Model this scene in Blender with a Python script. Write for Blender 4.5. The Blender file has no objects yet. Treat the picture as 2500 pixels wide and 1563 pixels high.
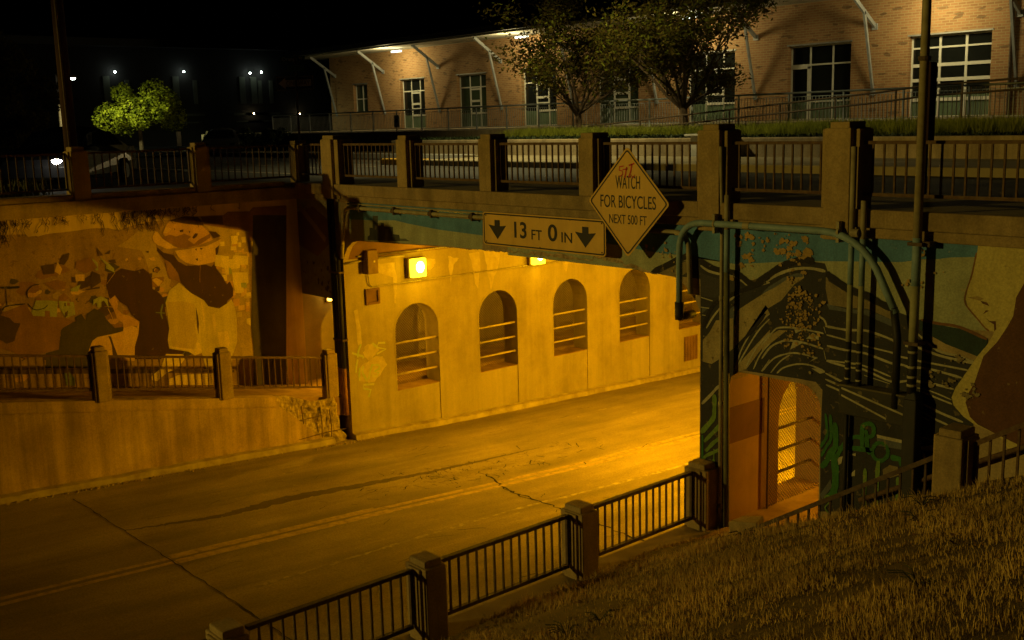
import bpy, math, random
import numpy as np
from mathutils import Vector, Matrix, noise
random.seed(7); np.random.seed(7)
S = bpy.context.scene
COL = S.collection
R = math.radians

# ------------------------------------------------------------------ camera
cd = bpy.data.cameras.new("camera"); cam = bpy.data.objects.new("camera", cd); COL.objects.link(cam)
cd.sensor_width = 36.0; cd.lens = 38.19; cd.clip_start = 0.05; cd.clip_end = 2000
CAMROT = [[0.6542315, -0.1186677, 0.7469264], [0.7558322, 0.1371093, -0.6402489], [-0.0264337, 0.9834221, 0.1793941]]
M4 = Matrix([list(r) for r in CAMROT]).to_4x4(); M4.translation = Vector((19.0982, -11.8440, 6.3985))
cam.matrix_world = M4
S.camera = cam
# ------------------------------------------------------------------ world: night sky
W = bpy.data.worlds.new("World"); S.world = W; W.use_nodes = True
nt = W.node_tree; bg = nt.nodes["Background"]
sky = nt.nodes.new("ShaderNodeTexSky"); sky.sky_type = 'NISHITA'; sky.sun_disc = False
sky.sun_elevation = R(-7); sky.sun_rotation = R(200)
nt.links.new(sky.outputs[0], bg.inputs[0]); bg.inputs[1].default_value = 0.02
# ------------------------------------------------------------------ exposure
S.view_settings.view_transform = 'Standard'; S.view_settings.look = 'None'
S.view_settings.exposure = 0.0; S.view_settings.gamma = 1.0
S.cycles.use_denoising = True
S.cycles.max_bounces = 6; S.cycles.diffuse_bounces = 4; S.cycles.glossy_bounces = 2; S.cycles.transmission_bounces = 2
S.cycles.sample_clamp_indirect = 3.0; S.cycles.caustics_reflective = False; S.cycles.caustics_refractive = False
SODIUM = (1.0, 0.465, 0.001)
STREET = (1.0, 0.67, 0.10)
P_TUNNEL = 600.0; P_PASSAGE = 170.0; P_STREET = 5000.0; P_EAVE = 290.0
def lamp(name, loc, power, color, radius=0.08, parent=None, spot=None, direction=None):
    l = bpy.data.lights.new(name, 'SPOT' if spot else 'POINT'); l.energy = power; l.color = color
    l.shadow_soft_size = radius
    o = bpy.data.objects.new(name, l); COL.objects.link(o)
    if spot:
        l.spot_size = R(spot); l.spot_blend = 0.04 if spot < 60 else 0.6
        o.rotation_euler = Vector(direction).to_track_quat('-Z', 'Y').to_euler()
    if parent: o.parent = parent; o.location = Vector(loc) - BASE[parent.name]
    else: o.location = loc
    return o
BASE = {}
# street lamp on the upper street to the left, behind the viewer: it clears the railing on the tall wall,
# so the road below lies in that wall's shadow while the bridge face and the bank are lit
lamp('street_light', (-20.0, -60.0, 15.0), P_STREET*10.6, STREET, 0.3, None, 32.8, (.549, .836, -.178))

# ------------------------------------------------------------------ materials
MATS = {}
def mat(name, c1, c2=None, scale=3.0, detail=5.0, rough=0.85, bump=0.15, bscale=40.0, **kw):
    return mat_(name, c1, c2, scale, detail, rough, bump, bscale, **kw)
def mat_(name, c1, c2=None, scale=3.0, detail=5.0, rough=0.85, bump=0.15, bscale=40.0, metal=0.0, lo=0.35, hi=0.65, streak=0.0, c3=None, c3t=.60, spec=0.3, stretch=None, speck=0.0, lanes=0.0):
    if name in MATS: return MATS[name]
    m = bpy.data.materials.new(name); m.use_nodes = True; n = m.node_tree; b = n.nodes["Principled BSDF"]
    b.inputs["Roughness"].default_value = rough; b.inputs["Metallic"].default_value = metal
    b.inputs["Specular IOR Level"].default_value = spec
    tc = n.nodes.new("ShaderNodeTexCoord"); src = tc.outputs["Object"]
    if c2 is None:
        c2 = tuple(x*0.8 for x in c1)
    def nz(s, d, sc=None):
        t = n.nodes.new("ShaderNodeTexNoise"); t.inputs["Scale"].default_value = s; t.inputs["Detail"].default_value = d
        t.inputs["Roughness"].default_value = 0.62
        if sc:
            mp = n.nodes.new("ShaderNodeMapping"); mp.inputs["Scale"].default_value = sc
            n.links.new(src, mp.inputs[0]); n.links.new(mp.outputs[0], t.inputs["Vector"])
        else: n.links.new(src, t.inputs["Vector"])
        return t
    t = nz(scale, detail, stretch)
    cr = n.nodes.new("ShaderNodeValToRGB"); cr.color_ramp.elements[0].position = lo; cr.color_ramp.elements[1].position = hi
    cr.color_ramp.elements[0].color = (*c2, 1); cr.color_ramp.elements[1].color = (*c1, 1)
    n.links.new(t.outputs[0], cr.inputs[0]); out = cr.outputs[0]
    if streak > 0:                                     # rain streaks running down walls
        t2 = nz(1.0, 4.0, (3.5, 3.5, 0.22))
        r2 = n.nodes.new("ShaderNodeMapRange"); r2.inputs[1].default_value = 0.42; r2.inputs[2].default_value = 0.68
        r2.inputs[3].default_value = 1.0; r2.inputs[4].default_value = 1.0 - streak
        n.links.new(t2.outputs[0], r2.inputs[0])
        mx = n.nodes.new("ShaderNodeMix"); mx.data_type = 'RGBA'; mx.blend_type = 'MULTIPLY'; mx.inputs[0].default_value = 1.0
        n.links.new(out, mx.inputs[6]); n.links.new(r2.outputs[0], mx.inputs[7]); out = mx.outputs[2]
    if c3 is not None:                                 # flakes and patches of a third colour
        t3 = nz(scale*2.3, 8.0)
        r3 = n.nodes.new("ShaderNodeMapRange"); r3.inputs[1].default_value = c3t; r3.inputs[2].default_value = c3t+.025
        n.links.new(t3.outputs[0], r3.inputs[0])
        mx = n.nodes.new("ShaderNodeMix"); mx.data_type = 'RGBA'
        n.links.new(r3.outputs[0], mx.inputs[0]); n.links.new(out, mx.inputs[6]); mx.inputs[7].default_value = (*c3, 1); out = mx.outputs[2]
    def mulnoise(s, d, sc, amt, a=.35, b_=.65):
        tt = nz(s, d, sc); rr = n.nodes.new("ShaderNodeMapRange"); rr.inputs[1].default_value = a; rr.inputs[2].default_value = b_
        rr.inputs[3].default_value = 1-amt; rr.inputs[4].default_value = 1+amt*.6
        n.links.new(tt.outputs[0], rr.inputs[0]); mm = n.nodes.new("ShaderNodeMix"); mm.data_type = 'RGBA'; mm.blend_type = 'MULTIPLY'; mm.inputs[0].default_value = 1.0
        n.links.new(out, mm.inputs[6]); n.links.new(rr.outputs[0], mm.inputs[7]); return mm.outputs[2]
    if speck > 0: out = mulnoise(38.0, 3.0, None, speck)
    if lanes > 0:
        out = mulnoise(1.0, 5.0, (1.1, .07, 1.0), lanes, .38, .62); out = mulnoise(1.0, 6.0, (.45, .35, 1.0), lanes*.7, .4, .6)
    n.links.new(out, b.inputs["Base Color"])
    if bump > 0:
        t4 = nz(bscale, 6.0)
        bp = n.nodes.new("ShaderNodeBump"); bp.inputs["Strength"].default_value = bump; bp.inputs["Distance"].default_value = 0.02
        n.links.new(t4.outputs[0], bp.inputs["Height"]); n.links.new(bp.outputs[0], b.inputs["Normal"])
    MATS[name] = m
    return m
def emit(name, col, strength):
    m = bpy.data.materials.new(name); m.use_nodes = True; b = m.node_tree.nodes["Principled BSDF"]
    b.inputs["Base Color"].default_value = (0.3, 0.3, 0.3, 1)
    b.inputs["Emission Color"].default_value = (*col, 1); b.inputs["Emission Strength"].default_value = strength
    return m
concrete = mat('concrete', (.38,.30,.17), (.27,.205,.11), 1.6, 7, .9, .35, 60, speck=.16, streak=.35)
ledge_m = mat('ledge_concrete', (.33,.25,.13), (.22,.16,.08), 2.2, 8, .9, .4, 70, speck=.16, streak=.3)
post_m = mat('post_concrete', (.36,.27,.13), (.26,.19,.09), 3.5, 8, .92, .45, 90, speck=.16, streak=.25)
tunnel_m = mat('tunnel_paint', (.34,.29,.20), (.255,.21,.135), .9, 9, .8, .25, 55, speck=.07, streak=.18, lo=.36, hi=.58)
soffit_m = mat('soffit', (.19,.11,.045), (.13,.075,.03), 2.5, 7, .9, .3, 50)  # darkened so the colour carries the shade above the lamps
lowwall_m = mat('low_wall_concrete', (.52,.38,.19), (.33,.23,.11), 1.1, 9, .9, .35, 60, speck=.14, streak=.45)
rubble_m = mat('broken_concrete', (.46,.37,.22), (.20,.15,.08), 7, 9, .95, 1.0, 25)
asphalt = mat('asphalt', (.30,.245,.155), (.215,.172,.105), scale=1.3, detail=9, rough=.82, bump=.6, bscale=110, stretch=(1.4,.35,1), speck=.22, lanes=.22)
asphalt_old = mat('old_asphalt', (.205,.15,.085), (.14,.10,.055), 1.6, 9, .85, .6, 100, stretch=(1.4,.35,1), speck=.4, lanes=.2)
asphalt_dk = mat('asphalt_sealer', (.115,.085,.05), (.09,.068,.04), 5, 5, .8, .4, 120)
crack_m = mat('crack_dark', (.018,.014,.01), None, 5, 3, .95, 0)
paint_y = mat('line_paint_yellow', (.46,.34,.12), (.25,.19,.10), 9, 9, .8, .4, 140, lo=.35, hi=.6)
paint_w = mat('line_paint_white', (.42,.36,.25), (.22,.18,.12), 8, 9, .8, .4, 140, lo=.45, hi=.65)
street_m = mat('upper_asphalt', (.06,.055,.045), (.04,.037,.03), 1.2, 8, .85, .4, 120)
sidewalk_m = mat('sidewalk', (.30,.25,.15), (.22,.18,.10), 1.4, 8, .9, .3, 60)
kerb_m = mat('kerb_concrete', (.42,.36,.25), (.25,.20,.13), 3, 8, .9, .4, 60)
kerb_w = mat('kerb_pale', (.62,.60,.52), (.45,.43,.36), 3, 6, .9, .2, 60)
kerb_y = mat('kerb_yellow', (.62,.36,.03), (.45,.25,.02), 4, 6, .8, .2, 60)
rust_m = mat('rusty_iron', (.13,.085,.04), (.07,.036,.016), 14, 8, .75, .4, 120, metal=.0)
iron_m = mat('dark_iron', (.10,.07,.04), (.05,.03,.018), 14, 8, .7, .3, 120)
bar_m = mat('painted_bar', (.50,.42,.28), (.38,.30,.19), 8, 6, .6, .1, 90)
wire_m = mat('galvanised_wire', (.17,.13,.08), (.10,.075,.045), 20, 4, .5, 0, metal=.2)
conduit_m = mat('conduit_grey', (.32,.29,.19), (.22,.19,.115), 6, 7, .6, .15, 80)
conduit_t = mat('conduit_teal', (.21,.31,.42), (.15,.23,.30), 6, 7, .6, .15, 80)
conduit_b = mat('conduit_black', (.022,.022,.024), (.014,.014,.016), 6, 5, .6, .15, 80)
conduit_o = mat('conduit_rust', (.30,.15,.06), (.18,.08,.03), 9, 7, .75, .3, 90)
box_m = mat('steel_box', (.22,.15,.08), (.14,.09,.045), 6, 7, .7, .2, 60)
sign_o = mat('sign_yellow', (.62,.40,.075), (.54,.34,.06), 2.5, 7, .5, .05, 60, streak=.12)
sign_k = mat('sign_black', (.012,.011,.012), None, 4, 3, .55, 0)
sign_w = mat('sign_white', (.55,.50,.42), (.45,.4,.33), 4, 5, .5, 0)
sign_r = mat('graffiti_red', (.50,.03,.03), (.35,.03,.03), 12, 6, .6, 0)
sign_g = mat('sign_green', (.02,.07,.03), None, 4, 3, .55, 0)
steel_m = mat('steel_grey', (.34,.35,.33), (.25,.26,.24), 4, 5, .5, .05, 60, metal=.3)
strut_m = mat('strut_steel', (.32,.35,.36), (.24,.26,.27), 3, 5, .5, .03, 60)
frame_m = mat('window_frame', (.66,.66,.58), (.58,.58,.50), 3, 4, .5, 0)
spandrel = mat('spandrel_green', (.13,.19,.12), (.10,.145,.09), 3, 4, .35, 0)
wood_m = mat('pole_wood', (.05,.024,.012), (.025,.012,.006), 6, 8, .9, .5, 60, stretch=(8,8,.5))
bark_m = mat('bark', (.10,.065,.035), (.045,.03,.016), 12, 8, .9, .6, 50)
grass_m = mat('dry_grass', (.70,.49,.15), (.22,.15,.04), 1.2, 8, .8, 0, lo=.3, hi=.7)
soil_m = mat('soil', (.10,.068,.03), (.05,.034,.016), 1.5, 8, .95, .6, 20)
hedge_m = mat('hedge_leaf', (.03,.05,.012), (.018,.03,.008), 3, 4, .7, 0)
car_m = mat('car_paint', (.02,.02,.022), None, 3, 2, .25, 0, spec=.5)
carp2 = mat('car_silver', (.09,.09,.09), None, 3, 2, .3, 0, spec=.5)
tyre_m = mat('tyre', (.015,.015,.015), None, 9, 3, .9, 0)
roof_m = mat('roof_metal', (.012,.012,.012), (.008,.008,.008), 2, 4, .6, .05, 20)
eave_m = mat('eave_soffit', (.38,.38,.33), (.31,.31,.27), 2, 4, .6, .05, 20)
far_m = mat('far_wall', (.014,.013,.012), (.009,.009,.008), .4, 5, .9, 0)
farlit_m = mat('far_lit_patch', (.06,.065,.05), (.04,.045,.03), .6, 5, .9, 0)  # paler copy of the far wall, lamplight put into the colour
gatewall_m = mat('passage_paint', (.40,.245,.10), (.31,.185,.075), 1.5, 8, .85, .25, 50, streak=.15)
patch_m = mat('passage_patch', (.18,.085,.03), None, 3, 6, .85, .2, 50)
floor_m = mat('passage_floor', (.36,.24,.11), (.20,.12,.05), 2.0, 8, .9, .3, 50)
glass_m = mat('window_glass', (.012,.014,.012), None, 1, 2, .08, 0, spec=.5)
glass_lit = mat('window_glass_green', (.055,.08,.05), None, 1, 2, .12, 0, spec=.5)
LENS = emit('sodium_lens', (1.0, .72, .015), 5.0)
LENSHOT = emit('sodium_bulb', (1.0, .86, .35), 30.0)
LEDW = emit('white_lamp', (.85, 1.0, .9), 60.0)
WARM = emit('warm_lamp', (1.0, .75, .35), 40.0)
HEAD = emit('headlight_glow', (1.0, .93, .75), 90.0)
EAVEL = emit('eave_lamp_glow', (.9, 1.0, .78), 4.0)
def leafmat(name, c1, c2, tr=.45):
    m = bpy.data.materials.new(name); m.use_nodes = True; n = m.node_tree; n.nodes.remove(n.nodes["Principled BSDF"])
    tc = n.nodes.new("ShaderNodeTexCoord"); t = n.nodes.new("ShaderNodeTexNoise"); t.inputs["Scale"].default_value = 2.2; t.inputs["Detail"].default_value = 4
    n.links.new(tc.outputs["Object"], t.inputs["Vector"])
    cr = n.nodes.new("ShaderNodeValToRGB"); cr.color_ramp.elements[0].position = .38; cr.color_ramp.elements[1].position = .62
    cr.color_ramp.elements[0].color = (*c2,1); cr.color_ramp.elements[1].color = (*c1,1); n.links.new(t.outputs[0], cr.inputs[0])
    d = n.nodes.new("ShaderNodeBsdfDiffuse"); k = n.nodes.new("ShaderNodeBsdfTranslucent"); mx = n.nodes.new("ShaderNodeMixShader"); mx.inputs[0].default_value = tr
    n.links.new(cr.outputs[0], d.inputs[0]); n.links.new(cr.outputs[0], k.inputs[0]); n.links.new(d.outputs[0], mx.inputs[1]); n.links.new(k.outputs[0], mx.inputs[2])
    n.links.new(mx.outputs[0], n.nodes["Material Output"].inputs[0]); return m
def brick():
    m = bpy.data.materials.new('brick'); m.use_nodes = True; n = m.node_tree; b = n.nodes["Principled BSDF"]
    tc = n.nodes.new("ShaderNodeTexCoord"); mp = n.nodes.new("ShaderNodeMapping")
    mp.inputs["Rotation"].default_value = (R(90), 0, 0)
    n.links.new(tc.outputs["Object"], mp.inputs[0])
    t = n.nodes.new("ShaderNodeTexBrick"); n.links.new(mp.outputs[0], t.inputs["Vector"])
    t.inputs["Scale"].default_value = 1.0; t.inputs["Brick Width"].default_value = .32; t.inputs["Row Height"].default_value = .105
    t.inputs["Mortar Size"].default_value = .014; t.inputs["Bias"].default_value = -.2
    t.inputs["Color1"].default_value = (.36,.195,.08,1); t.inputs["Color2"].default_value = (.245,.125,.05,1); t.inputs["Mortar"].default_value = (.36,.27,.13,1)
    ns = n.nodes.new("ShaderNodeTexVoronoi"); mp2 = n.nodes.new("ShaderNodeMapping"); mp2.inputs["Scale"].default_value = (3.1, 1, 9.5)
    n.links.new(tc.outputs["Object"], mp2.inputs[0]); n.links.new(mp2.outputs[0], ns.inputs["Vector"]); ns.inputs["Scale"].default_value = 1.0
    rr = n.nodes.new("ShaderNodeSeparateColor"); n.links.new(ns.outputs["Color"], rr.inputs[0])
    mr = n.nodes.new("ShaderNodeMapRange"); mr.inputs[1].default_value = .03; mr.inputs[2].default_value = .05; mr.inputs[3].default_value = .55; mr.inputs[4].default_value = 1
    n.links.new(rr.outputs[0], mr.inputs[0])
    mx = n.nodes.new("ShaderNodeMix"); mx.data_type = 'RGBA'; mx.blend_type = 'MULTIPLY'; mx.inputs[0].default_value = 1
    n.links.new(t.outputs[0], mx.inputs[6]); n.links.new(mr.outputs[0], mx.inputs[7])
    n.links.new(mx.outputs[2], b.inputs["Base Color"]); b.inputs["Roughness"].default_value = .9
    return m
brick_m = brick()
leaf_d = leafmat('leaf_dark', (.10,.078,.014), (.055,.042,.008)); leaf_l = leafmat('leaf_light', (.15,.165,.02), (.08,.09,.01)); orn_m = leafmat('ornamental_grass', (.34,.36,.05), (.20,.23,.03), .4); leaf_g = leafmat('leaf_green', (.25,.27,.018), (.08,.10,.008), .3)

# ------------------------------------------------------------------ mesh helpers
class MB:
    def __init__(s): s.v = []; s.f = []; s.m = []
    def add(s, vs, fs, mi=0):
        o = len(s.v); s.v += [tuple(p) for p in vs]; s.f += [[i+o for i in f] for f in fs]; s.m += [mi]*len(fs)
    def box(s, x0, y0, z0, x1, y1, z1, mi=0):
        x0,x1 = min(x0,x1),max(x0,x1); y0,y1 = min(y0,y1),max(y0,y1); z0,z1 = min(z0,z1),max(z0,z1)
        s.add([(x0,y0,z0),(x1,y0,z0),(x1,y1,z0),(x0,y1,z0),(x0,y0,z1),(x1,y0,z1),(x1,y1,z1),(x0,y1,z1)],
              [(3,2,1,0),(4,5,6,7),(0,1,5,4),(1,2,6,5),(2,3,7,6),(3,0,4,7)], mi)
    def hexa(s, lo, hi, mi=0):       # 4 lower and 4 upper corners, same winding
        s.add(list(lo)+list(hi), [(3,2,1,0),(4,5,6,7),(0,1,5,4),(1,2,6,5),(2,3,7,6),(3,0,4,7)], mi)
    def beam(s, p, q, w, h, mi=0):   # bar with a vertical section plane
        p = Vector(p); q = Vector(q); d = (q-p).normalized()
        side = d.cross(Vector((0,0,1)))
        if side.length < 1e-4: side = Vector((1,0,0))
        side.normalize(); up = side.cross(d).normalized()
        a = side*(w/2); b = up*(h/2)
        s.hexa([p-a-b, p+a-b, p+a+b, p-a+b], [q-a-b, q+a-b, q+a+b, q-a+b], mi)
    def tube(s, pts, r, n=8, mi=0, cap=True):
        pts = [Vector(p) for p in pts]; rs = r if isinstance(r, (list, tuple)) else [r]*len(pts)
        ring0 = None; vs = []; fs = []
        ref = None
        for i, p in enumerate(pts):
            d = ((pts[min(i+1,len(pts)-1)]-p).normalized() + (p-pts[max(i-1,0)]).normalized())
            if d.length < 1e-6: d = Vector((0,0,1))
            d.normalize()
            if ref is None:
                ref = d.cross(Vector((0,0,1)))
                if ref.length < 1e-3: ref = Vector((1,0,0))
            ref = (ref - d*ref.dot(d)).normalized(); bn = d.cross(ref)
            for k in range(n):
                a = 2*math.pi*k/n
                vs.append(p + (ref*math.cos(a) + bn*math.sin(a))*rs[i])
        for i in range(len(pts)-1):
            for k in range(n):
                k2 = (k+1) % n
                fs.append((i*n+k, i*n+k2, (i+1)*n+k2, (i+1)*n+k))
        if cap:
            fs.append(tuple(reversed(range(n)))); fs.append(tuple((len(pts)-1)*n+k for k in range(n)))
        s.add(vs, fs, mi)
    def sheet(s, fn, us, vs_, mi=0):  # grid of fn(u, v)
        nu, nv = len(us), len(vs_)
        V = [fn(u, v) for u in us for v in vs_]
        F = [(i*nv+j, (i+1)*nv+j, (i+1)*nv+j+1, i*nv+j+1) for i in range(nu-1) for j in range(nv-1)]
        s.add(V, F, mi)
    def build(s, name, mats, parent=None, bevel=0, smooth=False, seg=2):
        me = bpy.data.meshes.new(name)
        b = BASE[parent.name] if parent else Vector((0,0,0))
        me.from_pydata([(x-b.x, y-b.y, z-b.z) for x,y,z in s.v], [], s.f)
        mats = mats if isinstance(mats, (list, tuple)) else [mats]
        for m in mats: me.materials.append(m)
        if len(mats) > 1: me.polygons.foreach_set('material_index', s.m)
        me.update()
        if smooth: me.polygons.foreach_set('use_smooth', [True]*len(me.polygons))
        o = bpy.data.objects.new(name, me); COL.objects.link(o)
        if parent: o.parent = parent
        BASE[o.name] = b.copy()
        if bevel:
            md = o.modifiers.new('bevel', 'BEVEL'); md.width = bevel; md.segments = seg; md.limit_method = 'ANGLE'; md.angle_limit = R(40)
        return o
    def build_each(s, name, mats, parent=None, **kw):     # one object per separate piece
        par = list(range(len(s.v)))
        def fd(i):
            while par[i] != i: par[i] = par[par[i]]; i = par[i]
            return i
        for f in s.f:
            for i in f[1:]: par[fd(i)] = fd(f[0])
        groups = {}
        for f, m_ in zip(s.f, s.m): groups.setdefault(fd(f[0]), []).append((f, m_))
        outp = []
        for g in groups.values():
            q = MB(); ids = {}
            for f, m_ in g:
                for i in f:
                    if i not in ids: ids[i] = len(q.v); q.v.append(s.v[i])
                q.f.append([ids[i] for i in f]); q.m.append(m_)
            outp.append(q.build(name, mats, parent, **kw))
        return outp
def tag(o, label=None, cat=None, group=None, kind=None):
    if label: o['label'] = label
    if cat: o['category'] = cat
    if group: o['group'] = group
    if kind: o['kind'] = kind
    return o
def thing(name, loc, label, cat, group=None):
    o = bpy.data.objects.new(name, None); COL.objects.link(o); o.location = loc; o.empty_display_size = .2
    BASE[o.name] = Vector(loc)
    return tag(o, label, cat, group)
def copy_thing(root, delta, label):
    def cp(o, parent):
        c = o.copy(); COL.objects.link(c)
        if parent: c.parent = parent
        for ch in list(o.children): cp(ch, c)
        return c
    c = cp(root, None); c.location = root.location + Vector(delta); c['label'] = label
    BASE[c.name] = BASE[root.name] + Vector(delta)
    return c
def text_faces(mb, body, origin, ux, uz, width, height, mi=0, bold=0.0, off=Vector((0,0,0))):
    cu = bpy.data.curves.new('lettering', 'FONT'); cu.body = body; cu.size = 1; cu.offset = bold; cu.align_x = 'LEFT'
    ob = bpy.data.objects.new('lettering', cu); COL.objects.link(ob)
    dg = bpy.context.evaluated_depsgraph_get(); dg.update()
    me = bpy.data.meshes.new_from_object(ob.evaluated_get(dg))
    xs = [v.co.x for v in me.vertices]; ys = [v.co.y for v in me.vertices]
    x0, x1, y0, y1 = min(xs), max(xs), min(ys), max(ys)
    ux = Vector(ux); uz = Vector(uz); origin = Vector(origin)
    vs = [origin + ux*((v.co.x-x0)/(x1-x0)*width) + uz*((v.co.y-y0)/(y1-y0)*height) + off for v in me.vertices]
    mb.add(vs, [list(p.vertices) for p in me.polygons], mi)
    bpy.data.objects.remove(ob); bpy.data.curves.remove(cu); bpy.data.meshes.remove(me)
def extrude_poly(mb, pts, thick, mi=0):   # pts: 3d polygon, thick: Vector
    n = len(pts); t = Vector(thick)
    vs = [Vector(p) for p in pts] + [Vector(p)+t for p in pts]
    fs = [list(range(n)), list(reversed(range(n, 2*n)))] + [[i, (i+1)%n+0, (i+1)%n+n, i+n] for i in range(n)]
    mb.add(vs, fs, mi)

# ------------------------------------------------------------------ levels
WR = 9.37                       # right wall of the roadway
def zr(y): return float(np.interp(y, [-60,-30,-7,-2.3,0.2,2.6,11.4,40], [1.9,1.35,.30,.05,-.11,-.25,-.55,-.6]))
def zw(y): return 0.80 + max(0.0, -y-0.1)*0.168 if y < 0 else 0.78   # walkway beside the low wall
def zg(x, y):                   # grass bank
    b = 0.66 + (x-9.75)*0.45
    b += 0.06*noise.noise(Vector((x*.5, y*.5, 0))) + 0.025*noise.noise(Vector((x*2, y*2, 3)))
    return min(b, 5.25 + .02*(x-20)) if x > 19.9 else b

# ------------------------------------------------------------------ road
mb = MB()
ys = list(np.arange(-60, -12, 3)) + list(np.arange(-12, 14, .25)) + list(np.arange(14, 41, 3))
rs = lambda x, y: (x, y, zr(y) + .05*math.sin(math.pi*max(0,min(1,x/9.37)))-.03)
mb.sheet(rs, list(np.linspace(-.02, 9.40, 25)), [y for y in ys if y < -6]+[-5.97], 0)
mb.sheet(rs, list(np.linspace(-.02, 9.40, 25)), [-5.97]+[y for y in ys if y > -5.95], 0)
def ztop(x, y): return zr(y) + .05*math.sin(math.pi*max(0,min(1,x/9.37)))-.03
tag(mb.build('road', asphalt, smooth=True), 'worn asphalt road running down under the bridge', 'road', kind='structure')
def strip(mb, pts, w, dz=.004, mi=0, jit=0.0):
    L = []; 
    for i, (x, y) in enumerate(pts):
        a = Vector(pts[max(i-1,0)]); b = Vector(pts[min(i+1,len(pts)-1)]); d = (b-a).normalized(); nrm = Vector((-d.y, d.x))
        ww = w[i] if isinstance(w, (list,tuple)) else w
        w1 = ww/2*(1+random.uniform(-jit,jit)); w2 = ww/2*(1+random.uniform(-jit,jit))
        L.append((x+nrm.x*w1, y+nrm.y*w1)); L.append((x-nrm.x*w2, y-nrm.y*w2))
    vs = [(x, y, ztop(x,y)+dz) for x, y in L]
    mb.add(vs, [(2*i, 2*i+1, 2*i+3, 2*i+2) for i in range(len(pts)-1)], mi)
def fine(p, q, n, jx=0.0):
    return [(p[0]+(q[0]-p[0])*i/n + (random.uniform(-jx,jx) if 0<i<n else 0), p[1]+(q[1]-p[1])*i/n + (random.uniform(-jx,jx) if 0<i<n else 0)) for i in range(n+1)]
mb = MB()
strip(mb, fine((4.40,-40),(4.40,-5.93),120), .10, .005, jit=.15); strip(mb, fine((4.60,-40),(4.60,-5.93),120), .10, .005, jit=.15)
strip(mb, fine((4.36,-5.92),(4.36,-2.35),40), .17, .005, jit=.08); strip(mb, fine((4.60,-5.92),(4.60,-2.2),40), .17, .005, jit=.08)
strip(mb, fine((4.41,-2.35),(4.41,30),140), .11, .005, jit=.12); strip(mb, fine((4.61,-2.2),(4.61,30),140), .11, .005, jit=.12)
tag(mb.build('road_marking', paint_y), 'worn double yellow line along the middle of the road', 'road marking', kind='structure')
mb = MB()
strip(mb, fine((6.15,-5.5),(5.8,-.6),40,.01), .07, .005, jit=.5); strip(mb, fine((5.8,-.6),(5.72,26),120,.01), .09, .005, jit=.3)
tag(mb.build('road_marking', paint_w), 'faded pale edge line on the near side of the road', 'road marking', kind='structure')
mb = MB()
strip(mb, fine((2.80,-6.0),(3.10,-4.5),24,.03), [.03+.13*i/24 for i in range(25)], .0045, jit=.25)
strip(mb, fine((3.10,-4.5),(2.96,-3.2),24,.03), [.16+.16*i/24 for i in range(25)], .0045, jit=.2)
strip(mb, fine((2.96,-3.2),(3.11,-.75),40,.025), [.32-.16*i/40 for i in range(41)], .0045, jit=.2)
strip(mb, fine((3.11,-.75),(3.02,2.6),40,.02), [.16-.13*i/40 for i in range(41)], .0045, jit=.3)
tag(mb.build('road_patch', asphalt_dk), 'dark sealed seam along the far lane of the road', 'road marking', kind='structure')
mb = MB()
strip(mb, fine((.6,-6.02),(9.3,-5.9),60,.018), .015, .0055, jit=.6)
pts = fine((3.9,.45),(4.9,.12),10,.04)+fine((4.9,.12),(6.2,.17),14,.05)[1:]+fine((6.2,.17),(7.8,.11),14,.05)[1:]+fine((7.8,.11),(9.2,.15),10,.03)[1:]
strip(mb, pts, .035, .0055, jit=.7)
strip(mb, fine((4.7,.2),(5.3,.05),6,.04), .03, .0055, jit=.6); strip(mb, fine((5.3,.05),(5.9,.17),6,.03), .02, .0055, jit=.6)
for k in range(150):             # alligator cracking in front of the portal
    x = random.gauss(3.5,.33); y = random.gauss(.3,1.3); a = random.uniform(0,math.pi); l = random.uniform(.06,.3)
    strip(mb, fine((x,y),(x+l*math.cos(a),y+l*math.sin(a)),4,.02), random.uniform(.006,.017), .0055, jit=.8)
for k in range(60):
    x = random.uniform(1,8.5); y = random.uniform(-6,6); a = random.gauss(math.pi/2,.4); l = random.uniform(.1,.5)
    strip(mb, fine((x,y),(x+l*math.cos(a),y+l*math.sin(a)),5,.02), random.uniform(.006,.013), .0055, jit=.8)
tag(mb.build('road_cracks', crack_m), 'cracks and joints across the road surface', 'cracks', kind='structure')
mb = MB()
for k in range(46):
    x = random.uniform(5.0,8.8) if k%3 else random.uniform(1.5,4); y = random.uniform(-3,9); l = random.uniform(.05,.35)
    strip(mb, fine((x,y),(x+random.uniform(-.02,.02),y+l),4,.01), [.01]+[random.uniform(.02,.07)]*3+[.01], .005, jit=.5)
tag(mb.build('road_marking', paint_w), 'pale scuffs and scraps worn into the road surface', 'road marking', kind='structure')
mb = MB()                        # kerb strip along the foot of the far wall
yy = list(np.arange(-26, 26.01, .25))
for i in range(len(yy)-1):
    a, b = yy[i], yy[i+1]
    if -.7 < a < -.05: continue
    wa = .16 + .05*noise.noise(Vector((a*1.7,0,0))); wb = .16 + .05*noise.noise(Vector((b*1.7,0,0)))
    ha = .10 + .02*noise.noise(Vector((a*2.1,5,0))); hb = .10 + .02*noise.noise(Vector((b*2.1,5,0)))
    mb.hexa([(0,a,zr(a)-.1),(wa,a,zr(a)-.1),(wb,b,zr(b)-.1),(0,b,zr(b)-.1)],[(0,a,zr(a)+ha),(wa-.03,a,zr(a)+ha-.02),(wb-.03,b,zr(b)+hb-.02),(0,b,zr(b)+hb)])
tag(mb.build('kerb', kerb_m), 'narrow worn concrete kerb along the far wall of the road', 'kerb', kind='structure')
mb = MB()
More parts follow.
